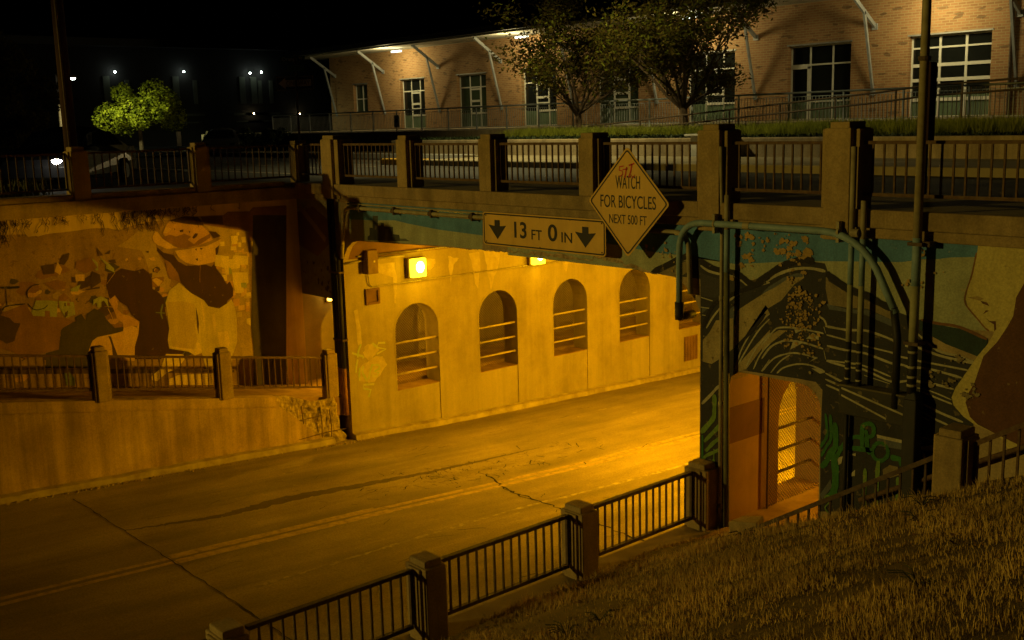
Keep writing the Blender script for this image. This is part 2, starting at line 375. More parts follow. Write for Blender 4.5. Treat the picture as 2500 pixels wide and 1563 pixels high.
for k in range(260):
    y = random.choice([random.gauss(-5.2,.5), random.uniform(-7,0), random.gauss(-.4,.3)]); s_ = random.uniform(.008,.035)
    x = .19+abs(random.gauss(0,.05)); z = ztop(x,y)
    mb.tube([(x,y,z-.01),(x+random.uniform(-.01,.01),y,z+s_)], [s_, s_*.5], 5)
tag(mb.build('rubble', rubble_m), 'crumbled concrete rubble scattered along the far kerb', 'rubble', kind='stuff')

# ------------------------------------------------------------------ upper ground
mb = MB()
mb.box(-400, .02, 4.9, 400, 400, 5.12)
mb.box(-400, -200, 4.7, -1.76, .02, 5.10)
tag(mb.build('ground', street_m), 'dark asphalt street level above the underpass', 'ground', kind='structure')
mb = MB(); mb.box(-1.75, .01, 5.12, 40, 2.3, 5.235); mb.box(-4.4, -60, 5.0, -1.77, .01, 5.235)
tag(mb.build('pavement', sidewalk_m, bevel=.02), 'pale concrete pavement behind the bridge railing', 'pavement', kind='structure')
mb = MB(); mb.box(-60, 12.4, 5.0, -11.2, 12.62, 5.31); mb.box(-90, -2, 5.0, -11.0, -1.75, 5.2); mb.box(-100,3,5,-14,3.4,5.16)
tag(mb.build('street_kerb', kerb_w, bevel=.02), 'pale kerb line along the street in front of the brick building', 'kerb', kind='structure')
mb = MB(); mb.box(-60, 12.62, 5.0, 60, 15.2, 5.27); mb.box(-100, -7.5, 4.9, -11, -2, 5.19)
tag(mb.build('far_pavement', sidewalk_m), 'pavement strips on the far side of the street', 'pavement', kind='structure')
mb = MB(); mb.box(-100, 3.4, 4.9, -34, 6.0, 5.16); mb.box(-75, 6.0, 4.9, -34, 24, 5.20)  # verge coloured near black to mute the street lamp's pool on the ground
tag(mb.build('ground', mat('verge', (.022,.026,.008), (.012,.014,.005), 1.5, 7, .9, .5, 30)), 'grass verge under the lit tree, kept dark to mute the lamp pool', 'ground', kind='structure')
mb = MB(); mb.box(-8.9, 8.6, 5.0, 60, 12.35, 5.30); mb.box(-11.1,12.0,5.0,-8.9,12.36,5.30)
kb = mb.build('pavement', sidewalk_m, bevel=.03); tag(kb, 'raised kerbed bulb of pavement beside the planter wall', 'pavement', kind='structure')
mb = MB(); mb.box(-11.1, 8.55, 5.0, -8.92, 8.95, 5.32); tag(mb.build('yellow_kerb', kerb_y, bevel=.03), 'yellow painted kerb end seen through the bridge railing', 'kerb', kind='structure')
mb = MB()
for k in range(30):
    x = random.uniform(-24,-9); y = random.uniform(4,11.5); mb.box(x,y,5.118,x+random.uniform(.4,2.2),y+random.uniform(.05,.12),5.126)
mb.box(-26,3.6,5.118,-6,3.75,5.126); mb.box(-26,10.6,5.118,-11.5,10.75,5.126)
tag(mb.build('road_marking', paint_w), 'white markings worn on the upper street', 'road marking', kind='structure')

# ------------------------------------------------------------------ BRIDGE
br = thing('road_bridge', (4.7, 0, 0), 'concrete road bridge over the underpass with a mural of teal sky and mountains', 'bridge')
def ceil_z(x):
    d = min(x, WR-x); return float(np.interp(d, [0,.08,.2,.4,.65,2.5], [3.68,3.82,3.97,4.09,4.14,4.26]))
mb = MB()
xs = [0,.04,.08,.14,.2,.3,.4,.52,.65] + list(np.arange(.8, 8.72, .03)) + [WR-.65,WR-.52,WR-.4,WR-.3,WR-.2,WR-.14,WR-.08,WR-.04,WR]
def low_z(x):
    z = float(np.interp(x, [0,.08,.2,.4,.65,3.27,5.2,7.5,8.0,8.96,9.17,9.3,9.37], [3.68,3.82,3.97,4.09,4.13,4.20,4.235,4.25,4.19,4.14,3.97,3.82,3.68]))
    if 3.6 < x < 8.7:
        a = noise.noise(Vector((x*2.3,1,0))); b = noise.noise(Vector((x*9,2,0)))
        c_ = noise.noise(Vector((x*26,4,0))); amp = min(1, (x-3.6)/.6, (8.7-x)/.6)*(1.0 if x > 5.1 else .55)
        z += amp*(.045*max(-.4,a) + .03*b + .018*c_ + (.05 if 7.25 < x < 7.9 else 0))
    return z
for i in range(len(xs)-1):
    a, b = xs[i], xs[i+1]
    mb.add([(a,0,low_z(a)),(b,0,low_z(b)),(b,0,5.0),(a,0,5.0)], [(0,1,2,3)])
    mb.add([(a,0,low_z(a)),(b,0,low_z(b)),(b,.12,ceil_z(b)+.01),(a,.12,ceil_z(a)+.01)], [(0,3,2,1)])
    mb.add([(a,.5,ceil_z(a)),(b,.5,ceil_z(b)),(b,.5,5.0),(a,.5,5.0)], [(3,2,1,0)])
mb.build('face_beam', concrete, br)
mb = MB(); sx_ = list(np.arange(4.6, 8.6, .03))
def spall(u, v):                  # exposed aggregate where the face has broken off above the edge
    hgt = .02+.10*max(0,noise.noise(Vector((u*1.9,8,0)))+.25)*min(1,(u-4.6)/.5,(8.57-u)/.5)
    z = low_z(u)-.004+hgt*v; y = .03*(1-v)*noise.noise(Vector((u*22,z*30,3)))-.006*(1-abs(2*v-1))-.004
    return (u, min(y,-.0022), z)
mb.sheet(spall, sx_, [0,.2,.4,.6,.8,1])
mb.build('spalled_edge', rubble_m, br)
mb = MB()
cx = [0,.04,.08,.14,.2,.3,.4,.52,.65,2.5, 4.7, WR-2.5,WR-.65,WR-.52,WR-.4,WR-.3,WR-.2,WR-.14,WR-.08,WR-.04,WR]
mb.sheet(lambda x, y: (x, y, ceil_z(x)+(.012 if y < .2 else 0)), cx, [.12,.5,6,12,26])
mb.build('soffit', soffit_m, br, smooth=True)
mb = MB()                         # deck ledge with the string course under the railing
mb.box(-1.80, -.10, 5.03, 22, .0, 5.25); mb.box(-1.80, -.035, 4.90, 22, .0, 5.03)
mb.build('ledge', ledge_m, br, bevel=.015)
mb = MB()                         # face left of the roadway, above the walkway portal
mb.box(-1.75, 0, 2.83, -.5, .5, 5.0); mb.box(-2.3, .002, 2.9, -1.75, .5, 5.0); mb.box(-.5, 0, -1, 0, .02, 5.0); mb.box(-.5, .02, 4.3, 0, .8, 5.0)
mb.box(-.46, -.05, 4.9, .02, 0, 5.0)
mb.build('left_face', concrete, br)
mb = MB()                         # right abutment face with the passage doorway
DX0, DX1, DZ = 9.87, 11.36, 2.93
mb.box(WR, 0, -1, DX0, .8, 5.0); mb.box(DX0, 0, DZ, DX1, .45, 5.0); mb.box(DX1, 0, -1, 24, .5, 5.0)
def fillet(mb, cx, cz, r, sx):
    n = 8; arc = [(cx+sx*r*math.sin(a), cz+r*math.cos(a)) for a in [math.pi/2*i/n for i in range(n+1)]]
    pts = [(cx+sx*r, cz+r)] + arc
    extrude_poly(mb, [(x, .001, z) for x, z in pts], (0,.44,0))
fillet(mb, DX1-.32, DZ-.32, .32, 1); fillet(mb, DX0+.2, DZ-.2, .2, -1)
mb.build('right_face', concrete, br)
# arcade walls between the roadway and the two footways
ARCH = [(1.20+2.325*k, 2.36+2.325*k) for k in range(7)]
SILL, SPR = .70, 1.99
def arcade(xf, xb, front):
    mb = MB(); y0 = .02 if front > 0 else .8; ztop_ = 4.3; y1 = 26
    cur = y0
    for (a, b) in ARCH:
        mb.box(xb, cur, -1, xf, a, ztop_)
        inset = .022 if front > 0 else -.022
        mb.box(xb, a, -1, xf-inset, b, SILL-.001)
        r = (b-a)/2; c = (a+b)/2; n = 18
        arc = [(c - r*math.cos(math.pi*i/n), SPR + r*math.sin(math.pi*i/n)) for i in range(n+1)]
        arc[0] = (a, SPR); arc[-1] = (b, SPR)
        for x, flip in ((xf,0),(xb,1)):
            for i in range(n):
                q = [(x,arc[i][0],arc[i][1]),(x,arc[i+1][0],arc[i+1][1]),(x,arc[i+1][0],ztop_),(x,arc[i][0],ztop_)]
                mb.add(q, [(0,1,2,3)])
        mb.add([(x,p[0],p[1]) for p in arc for x in (xf,xb)], [(2*i,2*i+1,2*i+3,2*i+2) for i in range(n)])
        cur = b
    mb.box(xb, cur, -1, xf, y1, ztop_)
    return mb
arcade(0, -.5, 1).build('arcade_wall', tunnel_m, br)
arcade(WR, WR+.5, -1).build('arcade_wall', [gatewall_m], br)
mb = MB()
for (a, b) in ARCH[:7]:           # sill slabs of the arches and the raised rim round each opening
    mb.box(-.5, a, SILL-.001, -.02, b, SILL+.012)
mb.build_each('arch_sill', floor_m, br)
mb = MB()
for (a, b) in ARCH[:6]:
    r = (b-a)/2+.035; c = (a+b)/2; n = 18
    out = [(c-r*math.cos(math.pi*i/n), SPR+r*math.sin(math.pi*i/n)) for i in range(n+1)]
    inn = [(c-(r-.035)*math.cos(math.pi*i/n), SPR+(r-.035)*math.sin(math.pi*i/n)) for i in range(n+1)]
    out = [(a-.035, .72)] + out + [(b+.035, .72)]; inn = [(a, .72)] + inn + [(b, .72)]
    vs = [(.006,)+p for p in out] + [(.006,)+p for p in inn] + [(0,)+p for p in out]; m_ = len(out)
    mb.add(vs, [(i,i+1,m_+i+1,m_+i) for i in range(m_-1)] + [(i,2*m_+i,2*m_+i+1,i+1) for i in range(m_-1)])
mb.build_each('arch_rim', tunnel_m, br)
for side in (0, 1):
    for (a, b) in ARCH[:6] if side == 0 else ARCH[:2]:
        mb = MB(); x = -.10 if side == 0 else WR+.28
        for z in (1.04, 1.385, 1.73): mb.tube([(x,a-.01,z),(x,b+.01,z)], .024, 10)
        mb.build_each('guard_bar', bar_m if side == 0 else iron_m, br, smooth=True)
def chain(mb, x, ya, yb, za, zb, pitch=.062, r=.0042, arch=None):
    def ok(y, z):
        if not arch: return za <= z <= zb and ya <= y <= yb
        c = (arch[0]+arch[1])/2; rr = (arch[1]-arch[0])/2
        if not (arch[0] <= y <= arch[1] and z >= za): return False
        return z <= SPR or (y-c)**2+(z-SPR)**2 <= rr*rr
    H = zb-za; Wd = yb-ya
    for s_ in (1,-1):
        t = -H
        while t < Wd+H:
            seg = []
            for i in range(61):
                z = za+H*i/60; y = ya+t+(s_*H*i/60 if s_ > 0 else H-H*i/60)
                if ok(y, z): seg.append((x+ (.002*s_), y, z))
            if len(seg) > 1: mb.tube([seg[0], seg[-1]], r, 4, cap=False)
            t += pitch
for (a, b) in ARCH[:6]:
    mb = MB(); chain(mb, -.46, a, b, SILL, 2.57, arch=(a,b)); mb.build('wire_mesh', wire_m, br)
mb = MB(); chain(mb, DX0+.06, .86, 2.5, .72, 2.72, pitch=.06, r=.0038)
for p, q in (((DX0+.06,.86,.7),(DX0+.06,.86,2.74)),((DX0+.06,2.5,.7),(DX0+.06,2.5,2.74)),((DX0+.06,.86,2.73),(DX0+.06,2.5,2.73))): mb.tube([p,q], .016, 8)
mb.build('wire_mesh', wire_m, br)
# footway passages
mb = MB(); mb.box(-2.3, .001, -.5, -2.05, 26, 3.2); mb.build('passage_wall', tunnel_m, br)
mb = MB(); mb.box(-2.05, 0, .3, -.5, 26, .78); mb.box(DX0-.001+.001, 0, .2, DX1+.2, 26, .70); mb.build('passage_floor', floor_m, br)
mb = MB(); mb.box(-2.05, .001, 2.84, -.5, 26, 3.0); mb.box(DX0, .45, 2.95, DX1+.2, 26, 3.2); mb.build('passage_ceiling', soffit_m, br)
mb = MB(); mb.box(DX1+.2, .5, 0, DX1+.5, 26, 3.2); mb.build('passage_wall', gatewall_m, br)
mb = MB(); mb.box(DX0, 0.004, .2, DX0+.004, .80, 2.93); mb.build('door_reveal', gatewall_m, br)
mb = MB(); mb.box(DX0+.004, .005, 1.85, DX0+.007, .84, 2.38); mb.build('paint_patch', patch_m, br)
mb = MB(); mb.box(.0, 10.74, -.22, .012, 11.28, .47)
for k in range(8): mb.box(.012, 10.77+k*.066, -.2, .03, 10.80+k*.066, .45)
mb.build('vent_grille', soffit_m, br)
mb = MB()                          # lime streaks and a bare patch on the painted wall
for k, pts in enumerate(([(.41,1.82),(.52,1.86),(.65,1.81),(.76,1.68),(.64,1.6),(.55,1.48),(.44,1.53),(.37,1.69)],[(.66,1.55),(.83,1.54),(.96,1.35),(.81,1.19),(.61,1.01),(.47,1.01),(.25,1.1),(.21,1.29),(.33,1.44),(.5,1.48)],
  [(3.3,3.5),(3.61,3.52),(3.62,3.22),(3.54,2.7),(3.45,2.74),(3.43,3.06)],[(3.73,3.53),(4.22,3.43),(4.14,3.09),(4.0,2.85),(3.92,2.6),(3.84,2.94)],[(1.22,3.49),(1.32,3.18),(1.25,2.6),(1.2,2.68)],[(2.02,3.53),(2.37,3.47),(2.31,3.31),(2.18,3.25)],[(2.71,3.51),(3.01,3.43),(2.85,3.3),(2.74,2.9)],[(.73,3.52),(1.28,3.53),(1.23,3.19),(.85,3.33)],[(.2,2.6),(.3,2.62),(.34,1.9),(.24,1.85)],[(6.1,3.4),(6.5,3.4),(6.4,3.0),(6.3,2.7),(6.2,3.0)])):
    q = []
    for i in range(len(pts)):
        a, b = Vector(pts[i]), Vector(pts[(i+1)%len(pts)])
        for j in range(5):
            p_ = a.lerp(b, j/5); q.append(p_ + Vector((noise.noise(Vector((p_.x*14,p_.y*14,k))), noise.noise(Vector((p_.x*14,p_.y*14,k+9)))))*.035)
    mb.add([(.0022+.0003*k, v.x, v.y) for v in q], [list(range(len(q)))])
mb.build_each('lime_stain', mat('lime', (.43,.37,.26), (.33,.275,.18), 7, 8, .85, .4, 40), br)
mb = MB()
for k, st in enumerate(([(.09,1.73),(.23,1.66),(.35,1.62)],[(.32,1.88),(.25,1.75),(.22,1.61)],[(.35,1.62),(.36,1.57)],[(.22,1.57),(.18,1.44),(.16,1.29)],[(.26,1.38),(.24,1.24),(.24,1.1)],[(.35,1.41),(.32,1.27),(.42,1.07),(.48,1.15)],[(.47,1.1),(.52,1.28),(.57,1.39),(.74,1.37),(.76,1.29),(.62,1.24),(.73,1.2),(.67,1.12),(.56,1.16)],[(.6,.97),(.33,1.0),(.33,.92),(.51,.86),(.44,.71)],[(.93,1.82),(.76,1.84),(.7,1.75),(.94,1.68),(.7,1.61)],[(.6,1.86),(.73,1.75)])):
    vs = []
    for i, p_ in enumerate(st):
        d = (Vector(st[min(i+1,len(st)-1)])-Vector(st[max(i-1,0)])).normalized(); w_ = .022
        vs += [(.006+.0002*k, p_[0]-d.y*w_, p_[1]+d.x*w_),(.006+.0002*k, p_[0]+d.y*w_, p_[1]-d.x*w_)]
    mb.add(vs, [(2*i,2*i+1,2*i+3,2*i+2) for i in range(len(st)-1)])
mb.build_each('graffiti', mat('graffiti_green', (.30,.38,.13), (.42,.40,.2), 6, 6, .8, .1, 40), br)
mb = MB()                          # shallow niche box on the wall
mb.box(0, .48, 2.69, .05, .53, 3.03); mb.box(0,.78,2.69,.05,.83,3.03); mb.box(0,.53,2.98,.05,.78,3.03); mb.box(0,.53,2.69,.05,.78,2.74); mb.box(0,.53,2.74,.012,.78,2.98)
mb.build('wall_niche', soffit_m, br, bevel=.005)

# ------------------------------------------------------------------ mural paint
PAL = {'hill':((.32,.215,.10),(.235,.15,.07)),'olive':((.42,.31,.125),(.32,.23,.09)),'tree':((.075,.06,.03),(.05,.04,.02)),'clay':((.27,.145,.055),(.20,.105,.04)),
 'dark':((.085,.05,.03),(.055,.03,.02)),'hair':((.055,.022,.012),(.042,.017,.01)),'skin':((.66,.44,.17),(.58,.37,.13)),'ochre':((.55,.33,.11),(.45,.26,.08)),
 'shirt':((.58,.48,.17),(.48,.40,.14)),'shirt2':((.50,.39,.13),(.43,.33,.11)),'pale':((.70,.56,.23),(.58,.46,.18)),'straw':((.62,.42,.16),(.52,.34,.12)),'cream':((.34,.37,.26),(.27,.29,.20)),
 'teal2':((.16,.20,.12),(.12,.15,.09)),'black':((.014,.013,.014),(.01,.009,.01)),'teal':((.085,.225,.46),(.06,.165,.34)),'city':((.05,.055,.05),(.035,.04,.035)),'city2':((.10,.115,.09),(.08,.09,.07)),
 'rock':((.032,.033,.036),(.022,.022,.024)),'rock2':((.05,.05,.055),(.035,.035,.04)),'slate':((.105,.12,.15),(.08,.09,.11)),'white':((.40,.38,.27),(.30,.28,.20)),'white2':((.42,.40,.31),(.33,.31,.23)),
 'tan':((.22,.18,.10),(.16,.13,.07)),'tan2':((.34,.28,.14),(.25,.20,.10)),'deepteal':((.022,.05,.052),(.016,.036,.038)),'brown':((.20,.10,.03),(.15,.07,.02)),
 'face':((.47,.41,.15),(.42,.36,.125)),'shade':((.105,.045,.018),(.085,.034,.013)),'shade2':((.30,.23,.085),(.27,.2,.075)),'green':((.035,.16,.03),(.025,.115,.022)),'lime':((.16,.27,.04),(.11,.2,.03)),'flake':((.38,.26,.09),(.30,.20,.065))}
FL = {'teal','rock','white','tan2','hill','olive','cream','black','green'}
def paint(name):
    c1, c2 = PAL[name]
    c3 = None
    if name in ('rock','black'): c3 = (.10,.08,.045)
    if name in ('hill',): c3 = (.17,.10,.05)
    if name in ('tan2',): c3 = (.2,.15,.07)
    t3 = .60
    if c3 is None and name in ('teal','cream','white','white2','face','shade','slate','green','lime','tan','city','hair','skin','shirt','straw','ochre'): c3 = tuple(.55*a+.45*b for a, b in zip(c1, (.24,.18,.08))); t3 = .635
    return mat('paint_'+name, c1, c2, 3.0, 6, .75, .3, 55, c3=c3, c3t=t3, streak=.24, speck=.18)
def mural(data, place, name, parent, step, extra=()):
    nd = len(data)
    mb = MB(); names = []
    for k, (c, w, pts) in enumerate(list(data)+list(extra)):
        if c not in names: names.append(c)
        mi = names.index(c); off = .002 + step*min(k,nd) + 2.5e-5*max(0,k-nd)
        if w == 0:
            mb.add([place(a, b, off) for a, b in pts], [list(range(len(pts)))], mi)
        else:
            # smooth the stroke, then lay a ribbon
            P = [Vector(p) for p in pts]
            if len(P) > 2:
                Q = []
                for i in range(len(P)-1):
                    p0,p1,p2,p3 = P[max(i-1,0)],P[i],P[i+1],P[min(i+2,len(P)-1)]
                    for t in (0,.25,.5,.75):
                        Q.append(.5*((2*p1)+(-p0+p2)*t+(2*p0-5*p1+4*p2-p3)*t*t+(-p0+3*p1-3*p2+p3)*t**3))
                P = Q+[P[-1]]
            vs = []
            for i, p in enumerate(P):
                d = (P[min(i+1,len(P)-1)]-P[max(i-1,0)]).normalized(); n_ = Vector((-d.y,d.x))
                ww = w/2*(.85+.3*random.random())*(.55 if i in (0,len(P)-1) else 1)
                vs += [place(*(p+n_*ww), off), place(*(p-n_*ww), off)]
            mb.add(vs, [(2*i,2*i+1,2*i+3,2*i+2) for i in range(len(P)-1)], mi)
    return mb.build(name, [paint(c) for c in names], parent)
def blob(cx, cz, r, n=11, asp=1.0):
    ph = random.random()*9
    return [(round(cx+r*asp*(1+.8*noise.noise(Vector((math.cos(a)*2.6+ph,math.sin(a)*2.6,ph))))*math.cos(a),3), round(cz+r*(1+.8*noise.noise(Vector((math.cos(a)*2.6+ph,math.sin(a)*2.6,ph))))*math.sin(a),3)) for a in [2*math.pi*i/n for i in range(n)]]
MURAL_LEFT=[
('hill',0,[(-7.63,4.8),(-6.07,4.64),(-5.63,4.61),(-5.59,4.56),(-5.46,4.57),(-5.42,4.55),(-5.28,4.58),(-5.13,4.59),(-5.01,4.59),(-4.73,4.6),(-4.42,4.62),(-4.11,4.6),(-3.97,4.55),(-3.86,4.55),(-3.69,4.6),(-3.49,4.63),(-3.25,4.66),(-2.89,4.66),(-2.22,4.69),(-1.72,4.67),(-1.62,4.73),(-1.13,4.7),(-1.05,4.78),(-0.47,4.77),(-0.26,4.77),(-0.54,0.9),(-6.37,1.78),(-7.95,2.03)]),
('olive',0,[(-3.75,4.34),(-3.48,4.53),(-3.2,4.46),(-3.27,4.34),(-3.2,4.2),(-3.19,4.07),(-3.02,3.62),(-2.9,3.46),(-2.79,3.39),(-3.01,3.25),(-3.1,3.06),(-3.14,3.11),(-3.22,3.23),(-3.35,3.33),(-3.35,3.53),(-3.38,3.66),(-3.44,3.97),(-3.51,4.11),(-3.73,4.17),(-3.98,4.23)]),
('olive',0,[(-2.17,4.51),(-1.75,4.41),(-1.19,4.29),(-1.3,2.24),(-1.27,1.55),(-1.75,1.63),(-1.58,2.42),(-1.63,2.8),(-1.63,3.13),(-1.76,3.3),(-1.95,3.6),(-1.97,3.82),(-1.81,4.19),(-1.94,4.31)]),
('clay',0,[(-1.72,4.67),(-1.62,4.73),(-1.13,4.7),(-1.05,4.78),(-0.47,4.77),(-0.26,4.75),(-0.3,4.17),(-1.19,4.29),(-1.75,4.41),(-2.17,4.51),(-2.22,4.69)]),
('tree',0,[(-1.06,4.62),(-0.28,4.56),(-0.45,2.12),(-0.55,0.8),(-1.31,0.94),(-1.26,1.74),(-1.28,2.24)]),  # dark sheet, puts the shade of the recess by the portal into the paint
('dark',0,[(-2.22,4.67),(-1.75,4.66),(-1.74,4.47),(-2.16,4.53)]),
('tree',0,[(-5.29,2.53),(-5.2,2.66),(-5.2,2.76),(-5.1,2.87),(-4.89,2.89),(-4.9,2.97),(-4.78,3.02),(-4.71,2.88),(-4.68,3.0),(-4.52,3.09),(-4.35,2.96),(-4.32,2.85),(-4.17,2.66),(-3.99,2.65),(-4.0,2.58),(-4.17,2.55),(-4.52,2.53),(-4.63,2.45),(-4.72,2.27),(-4.74,1.95),(-5.3,2.05),(-5.53,2.09),(-5.5,2.37),(-5.26,2.4)]),
('clay',0,[(-6.18,3.23),(-5.76,3.34),(-5.68,3.15),(-5.09,2.98),(-4.91,2.9),(-5.14,2.8),(-5.19,2.76),(-5.26,2.4),(-5.62,2.37),(-5.86,2.31),(-6.11,2.51),(-6.29,2.58),(-6.23,3.17)]),
('dark',0,[(-6.59,3.26),(-6.22,3.19),(-6.06,3.11),(-6.0,3.02),(-5.89,2.99),(-5.98,2.82),(-6.03,2.68),(-6.17,2.65),(-6.27,2.74),(-6.63,2.81)]),
('dark',0,[(-6.87,2.31),(-1.74,1.41),(-1.74,1.35),(-3.89,1.7),(-4.79,1.85),(-6.88,2.2)]),
('hair',0,[(-4.19,3.73),(-4.06,3.74),(-3.93,3.8),(-3.68,3.72),(-3.5,3.75),(-3.4,3.66),(-3.35,3.53),(-3.35,3.33),(-3.22,3.23),(-3.14,3.11),(-3.12,2.76),(-3.08,2.48),(-3.15,2.2),(-3.11,2.08),(-2.8,1.99),(-2.76,1.89),(-3.19,1.98),(-3.31,1.89),(-3.84,1.98),(-3.81,2.26),(-3.72,2.48),(-3.67,2.72),(-3.68,2.72),(-3.82,2.87),(-3.89,3.05),(-4.03,3.16),(-4.11,3.3),(-4.18,3.18),(-4.23,3.29),(-4.25,3.53)]),
('skin',0,[(-4.0,2.63),(-3.82,2.65),(-3.74,2.6),(-3.67,2.72),(-3.72,2.46),(-3.81,2.23),(-3.84,1.95),(-3.88,1.95),(-4.12,2.0),(-4.17,2.1),(-4.71,2.18),(-4.71,2.29),(-4.62,2.47),(-4.52,2.53),(-4.17,2.55),(-4.02,2.57)]),
('ochre',0,[(-4.24,3.21),(-4.11,3.29),(-4.06,3.12),(-4.09,3.02),(-3.99,2.9),(-3.87,2.86),(-3.68,2.72),(-3.71,2.63),(-3.82,2.65),(-4.0,2.63),(-4.01,2.74),(-4.11,2.82),(-4.15,3.0)]),
('dark',0,[(-4.31,2.52),(-4.26,2.5),(-4.22,2.32),(-4.16,2.09),(-4.26,2.11),(-4.26,2.33)]),
('hair',0,[(-3.18,4.14),(-3.06,4.02),(-2.86,3.96),(-2.78,3.82),(-2.61,3.71),(-2.19,3.69),(-2.07,3.63),(-2.01,3.69),(-1.96,3.57),(-1.83,3.38),(-1.77,3.23),(-1.69,3.29),(-1.63,3.13),(-1.64,2.97),(-1.77,2.89),(-1.83,2.78),(-1.98,2.75),(-2.21,2.83),(-2.29,2.96),(-2.56,3.15),(-2.77,3.4),(-2.89,3.61),(-3.05,3.89),(-3.19,4.07)]),
('clay',0,[(-3.05,3.89),(-2.94,3.81),(-2.8,3.58),(-2.76,3.39),(-2.88,3.45),(-2.99,3.49),(-3.02,3.62)]),
('shirt',0,[(-3.01,3.25),(-2.79,3.39),(-2.69,3.28),(-2.56,3.15),(-2.29,2.96),(-2.21,2.83),(-1.98,2.75),(-1.8,2.83),(-1.69,2.91),(-1.64,2.81),(-1.6,2.55),(-1.6,2.42),(-1.63,1.99),(-1.74,1.75),(-1.81,1.46),(-2.36,1.53),(-2.43,1.88),(-2.58,1.85),(-2.71,1.95),(-3.11,2.08),(-3.13,2.26),(-3.08,2.48),(-3.09,2.79),(-3.11,3.02)]),
('pale',0,[(-3.13,2.26),(-3.11,2.1),(-2.71,1.97),(-2.58,1.85),(-2.43,1.9),(-2.46,2.09),(-2.55,2.13),(-2.53,1.99),(-2.79,2.04),(-3.09,2.13)]),
('shirt2',0,[(-3.08,3.03),(-2.74,3.0),(-2.51,2.92),(-2.5,2.63),(-2.53,2.44),(-2.5,2.17),(-2.59,1.98),(-3.04,2.11),(-3.09,2.37),(-3.05,2.78)]),
('dark',0,[(-2.48,2.87),(-2.45,2.66),(-2.44,2.5),(-2.47,2.27),(-2.49,2.44)]),
('pale',0,[(-2.36,2.97),(-2.32,2.8),(-2.3,2.57),(-2.33,2.37),(-2.35,2.69)]),
('pale',0,[(-2.15,2.66),(-2.08,2.66),(-2.07,2.38),(-2.1,2.22),(-2.12,2.31)]),
('pale',0,[(-2.04,2.26),(-1.82,2.25),(-1.79,1.99),(-1.9,1.8),(-2.04,2.0)]),
('ochre',0,[(-3.05,4.41),(-2.96,4.57),(-2.89,4.63),(-2.58,4.56),(-2.21,4.49),(-2.08,4.35),(-2.0,4.18),(-2.32,4.1),(-2.48,4.07),(-2.76,4.1),(-2.93,4.22)]),
('hair',0,[(-2.89,4.65),(-2.57,4.71),(-2.29,4.68),(-2.19,4.55),(-2.17,4.49),(-2.58,4.56)]),
('clay',0,[(-3.08,4.32),(-2.91,4.37),(-2.78,4.32),(-2.6,4.36),(-2.46,4.29),(-2.54,4.23),(-2.41,4.13),(-2.31,4.21),(-2.04,4.32),(-2.05,4.23),(-2.32,4.1),(-2.62,4.07),(-2.76,4.1)]),
('straw',0,[(-3.27,4.34),(-3.2,4.46),(-3.15,4.44),(-3.06,4.3),(-2.84,4.13),(-2.76,4.09),(-2.98,4.09),(-3.16,4.18),(-3.24,4.25)]),
('straw',0,[(-2.83,4.04),(-2.62,4.04),(-2.39,4.06),(-2.15,4.07),(-1.96,4.13),(-1.81,4.19),(-1.87,4.04),(-1.99,3.73),(-2.09,3.72),(-2.18,3.71),(-2.35,3.69),(-2.6,3.77),(-2.75,3.88)]),
('straw',0,[(-3.05,4.41),(-2.97,4.53),(-2.86,4.48),(-2.96,4.4)]),
('hair',0,[(-2.08,4.37),(-1.92,4.34),(-1.82,4.24),(-1.98,4.21)]),
('hair',0,[(-2.44,4.27),(-2.37,4.35),(-2.31,4.34),(-2.34,4.28),(-2.41,4.24)]),
('hair',0,[(-2.69,4.44),(-2.61,4.45),(-2.62,4.4),(-2.69,4.4)]),
('hair',0,[(-2.51,4.42),(-2.47,4.39),(-2.49,4.36)]),
('hair',0,[(-2.8,4.49),(-2.78,4.47),(-2.8,4.44)]),
('hair',0,[(-1.96,4.0),(-1.87,4.06),(-1.9,3.93),(-1.96,3.8)]),
('hair',0,[(-2.4,4.03),(-2.36,4.04),(-2.37,3.99)]),
('hair',0,[(-2.3,4.05),(-2.23,4.03),(-2.27,4.0)]),
('hair',0,[(-2.41,3.83),(-2.35,3.84),(-2.36,3.78)]),
('cream',0,[(-4.59,3.94),(-4.47,4.05),(-4.38,3.96),(-4.38,3.82),(-4.43,3.81),(-4.47,3.91)]),
('cream',0,[(-4.34,4.06),(-4.19,3.94),(-4.08,3.82),(-4.07,3.73),(-4.24,3.84),(-4.22,3.9)]),
('straw',0,[(-5.19,3.88),(-5.12,4.05),(-5.05,3.91),(-5.1,3.8)]),
('straw',0,[(-4.83,3.78),(-4.65,3.76),(-4.66,3.64),(-4.82,3.65)]),
('cream',0,[(-4.93,3.52),(-4.74,3.58),(-4.8,3.45),(-4.93,3.47)]),
('clay',0,[(-5.41,3.68),(-5.17,3.72),(-5.0,3.65),(-5.03,3.53),(-5.23,3.54)]),
('clay',0,[(-4.78,4.02),(-4.51,4.08),(-4.39,3.86),(-4.64,3.78),(-4.81,3.9)]),
('dark',0,[(-4.5,3.81),(-4.36,3.73),(-4.35,3.58),(-4.55,3.48),(-4.55,3.67)]),
('dark',0,[(-4.89,3.74),(-4.83,3.73),(-4.82,3.62),(-4.89,3.64)]),
('dark',0,[(-5.01,4.17),(-4.89,4.2),(-4.92,4.08),(-5.01,3.98),(-5.1,4.01)]),
('dark',0,[(-4.37,4.25),(-4.26,4.09),(-4.37,4.08)]),
('dark',0,[(-4.24,4.11),(-4.11,4.18),(-4.14,4.1)]),
('dark',0,[(-4.17,3.98),(-4.04,3.99),(-4.03,3.91),(-4.15,3.94)]),
('dark',0,[(-5.42,4.01),(-5.18,4.02),(-5.2,3.84),(-5.4,3.84)]),
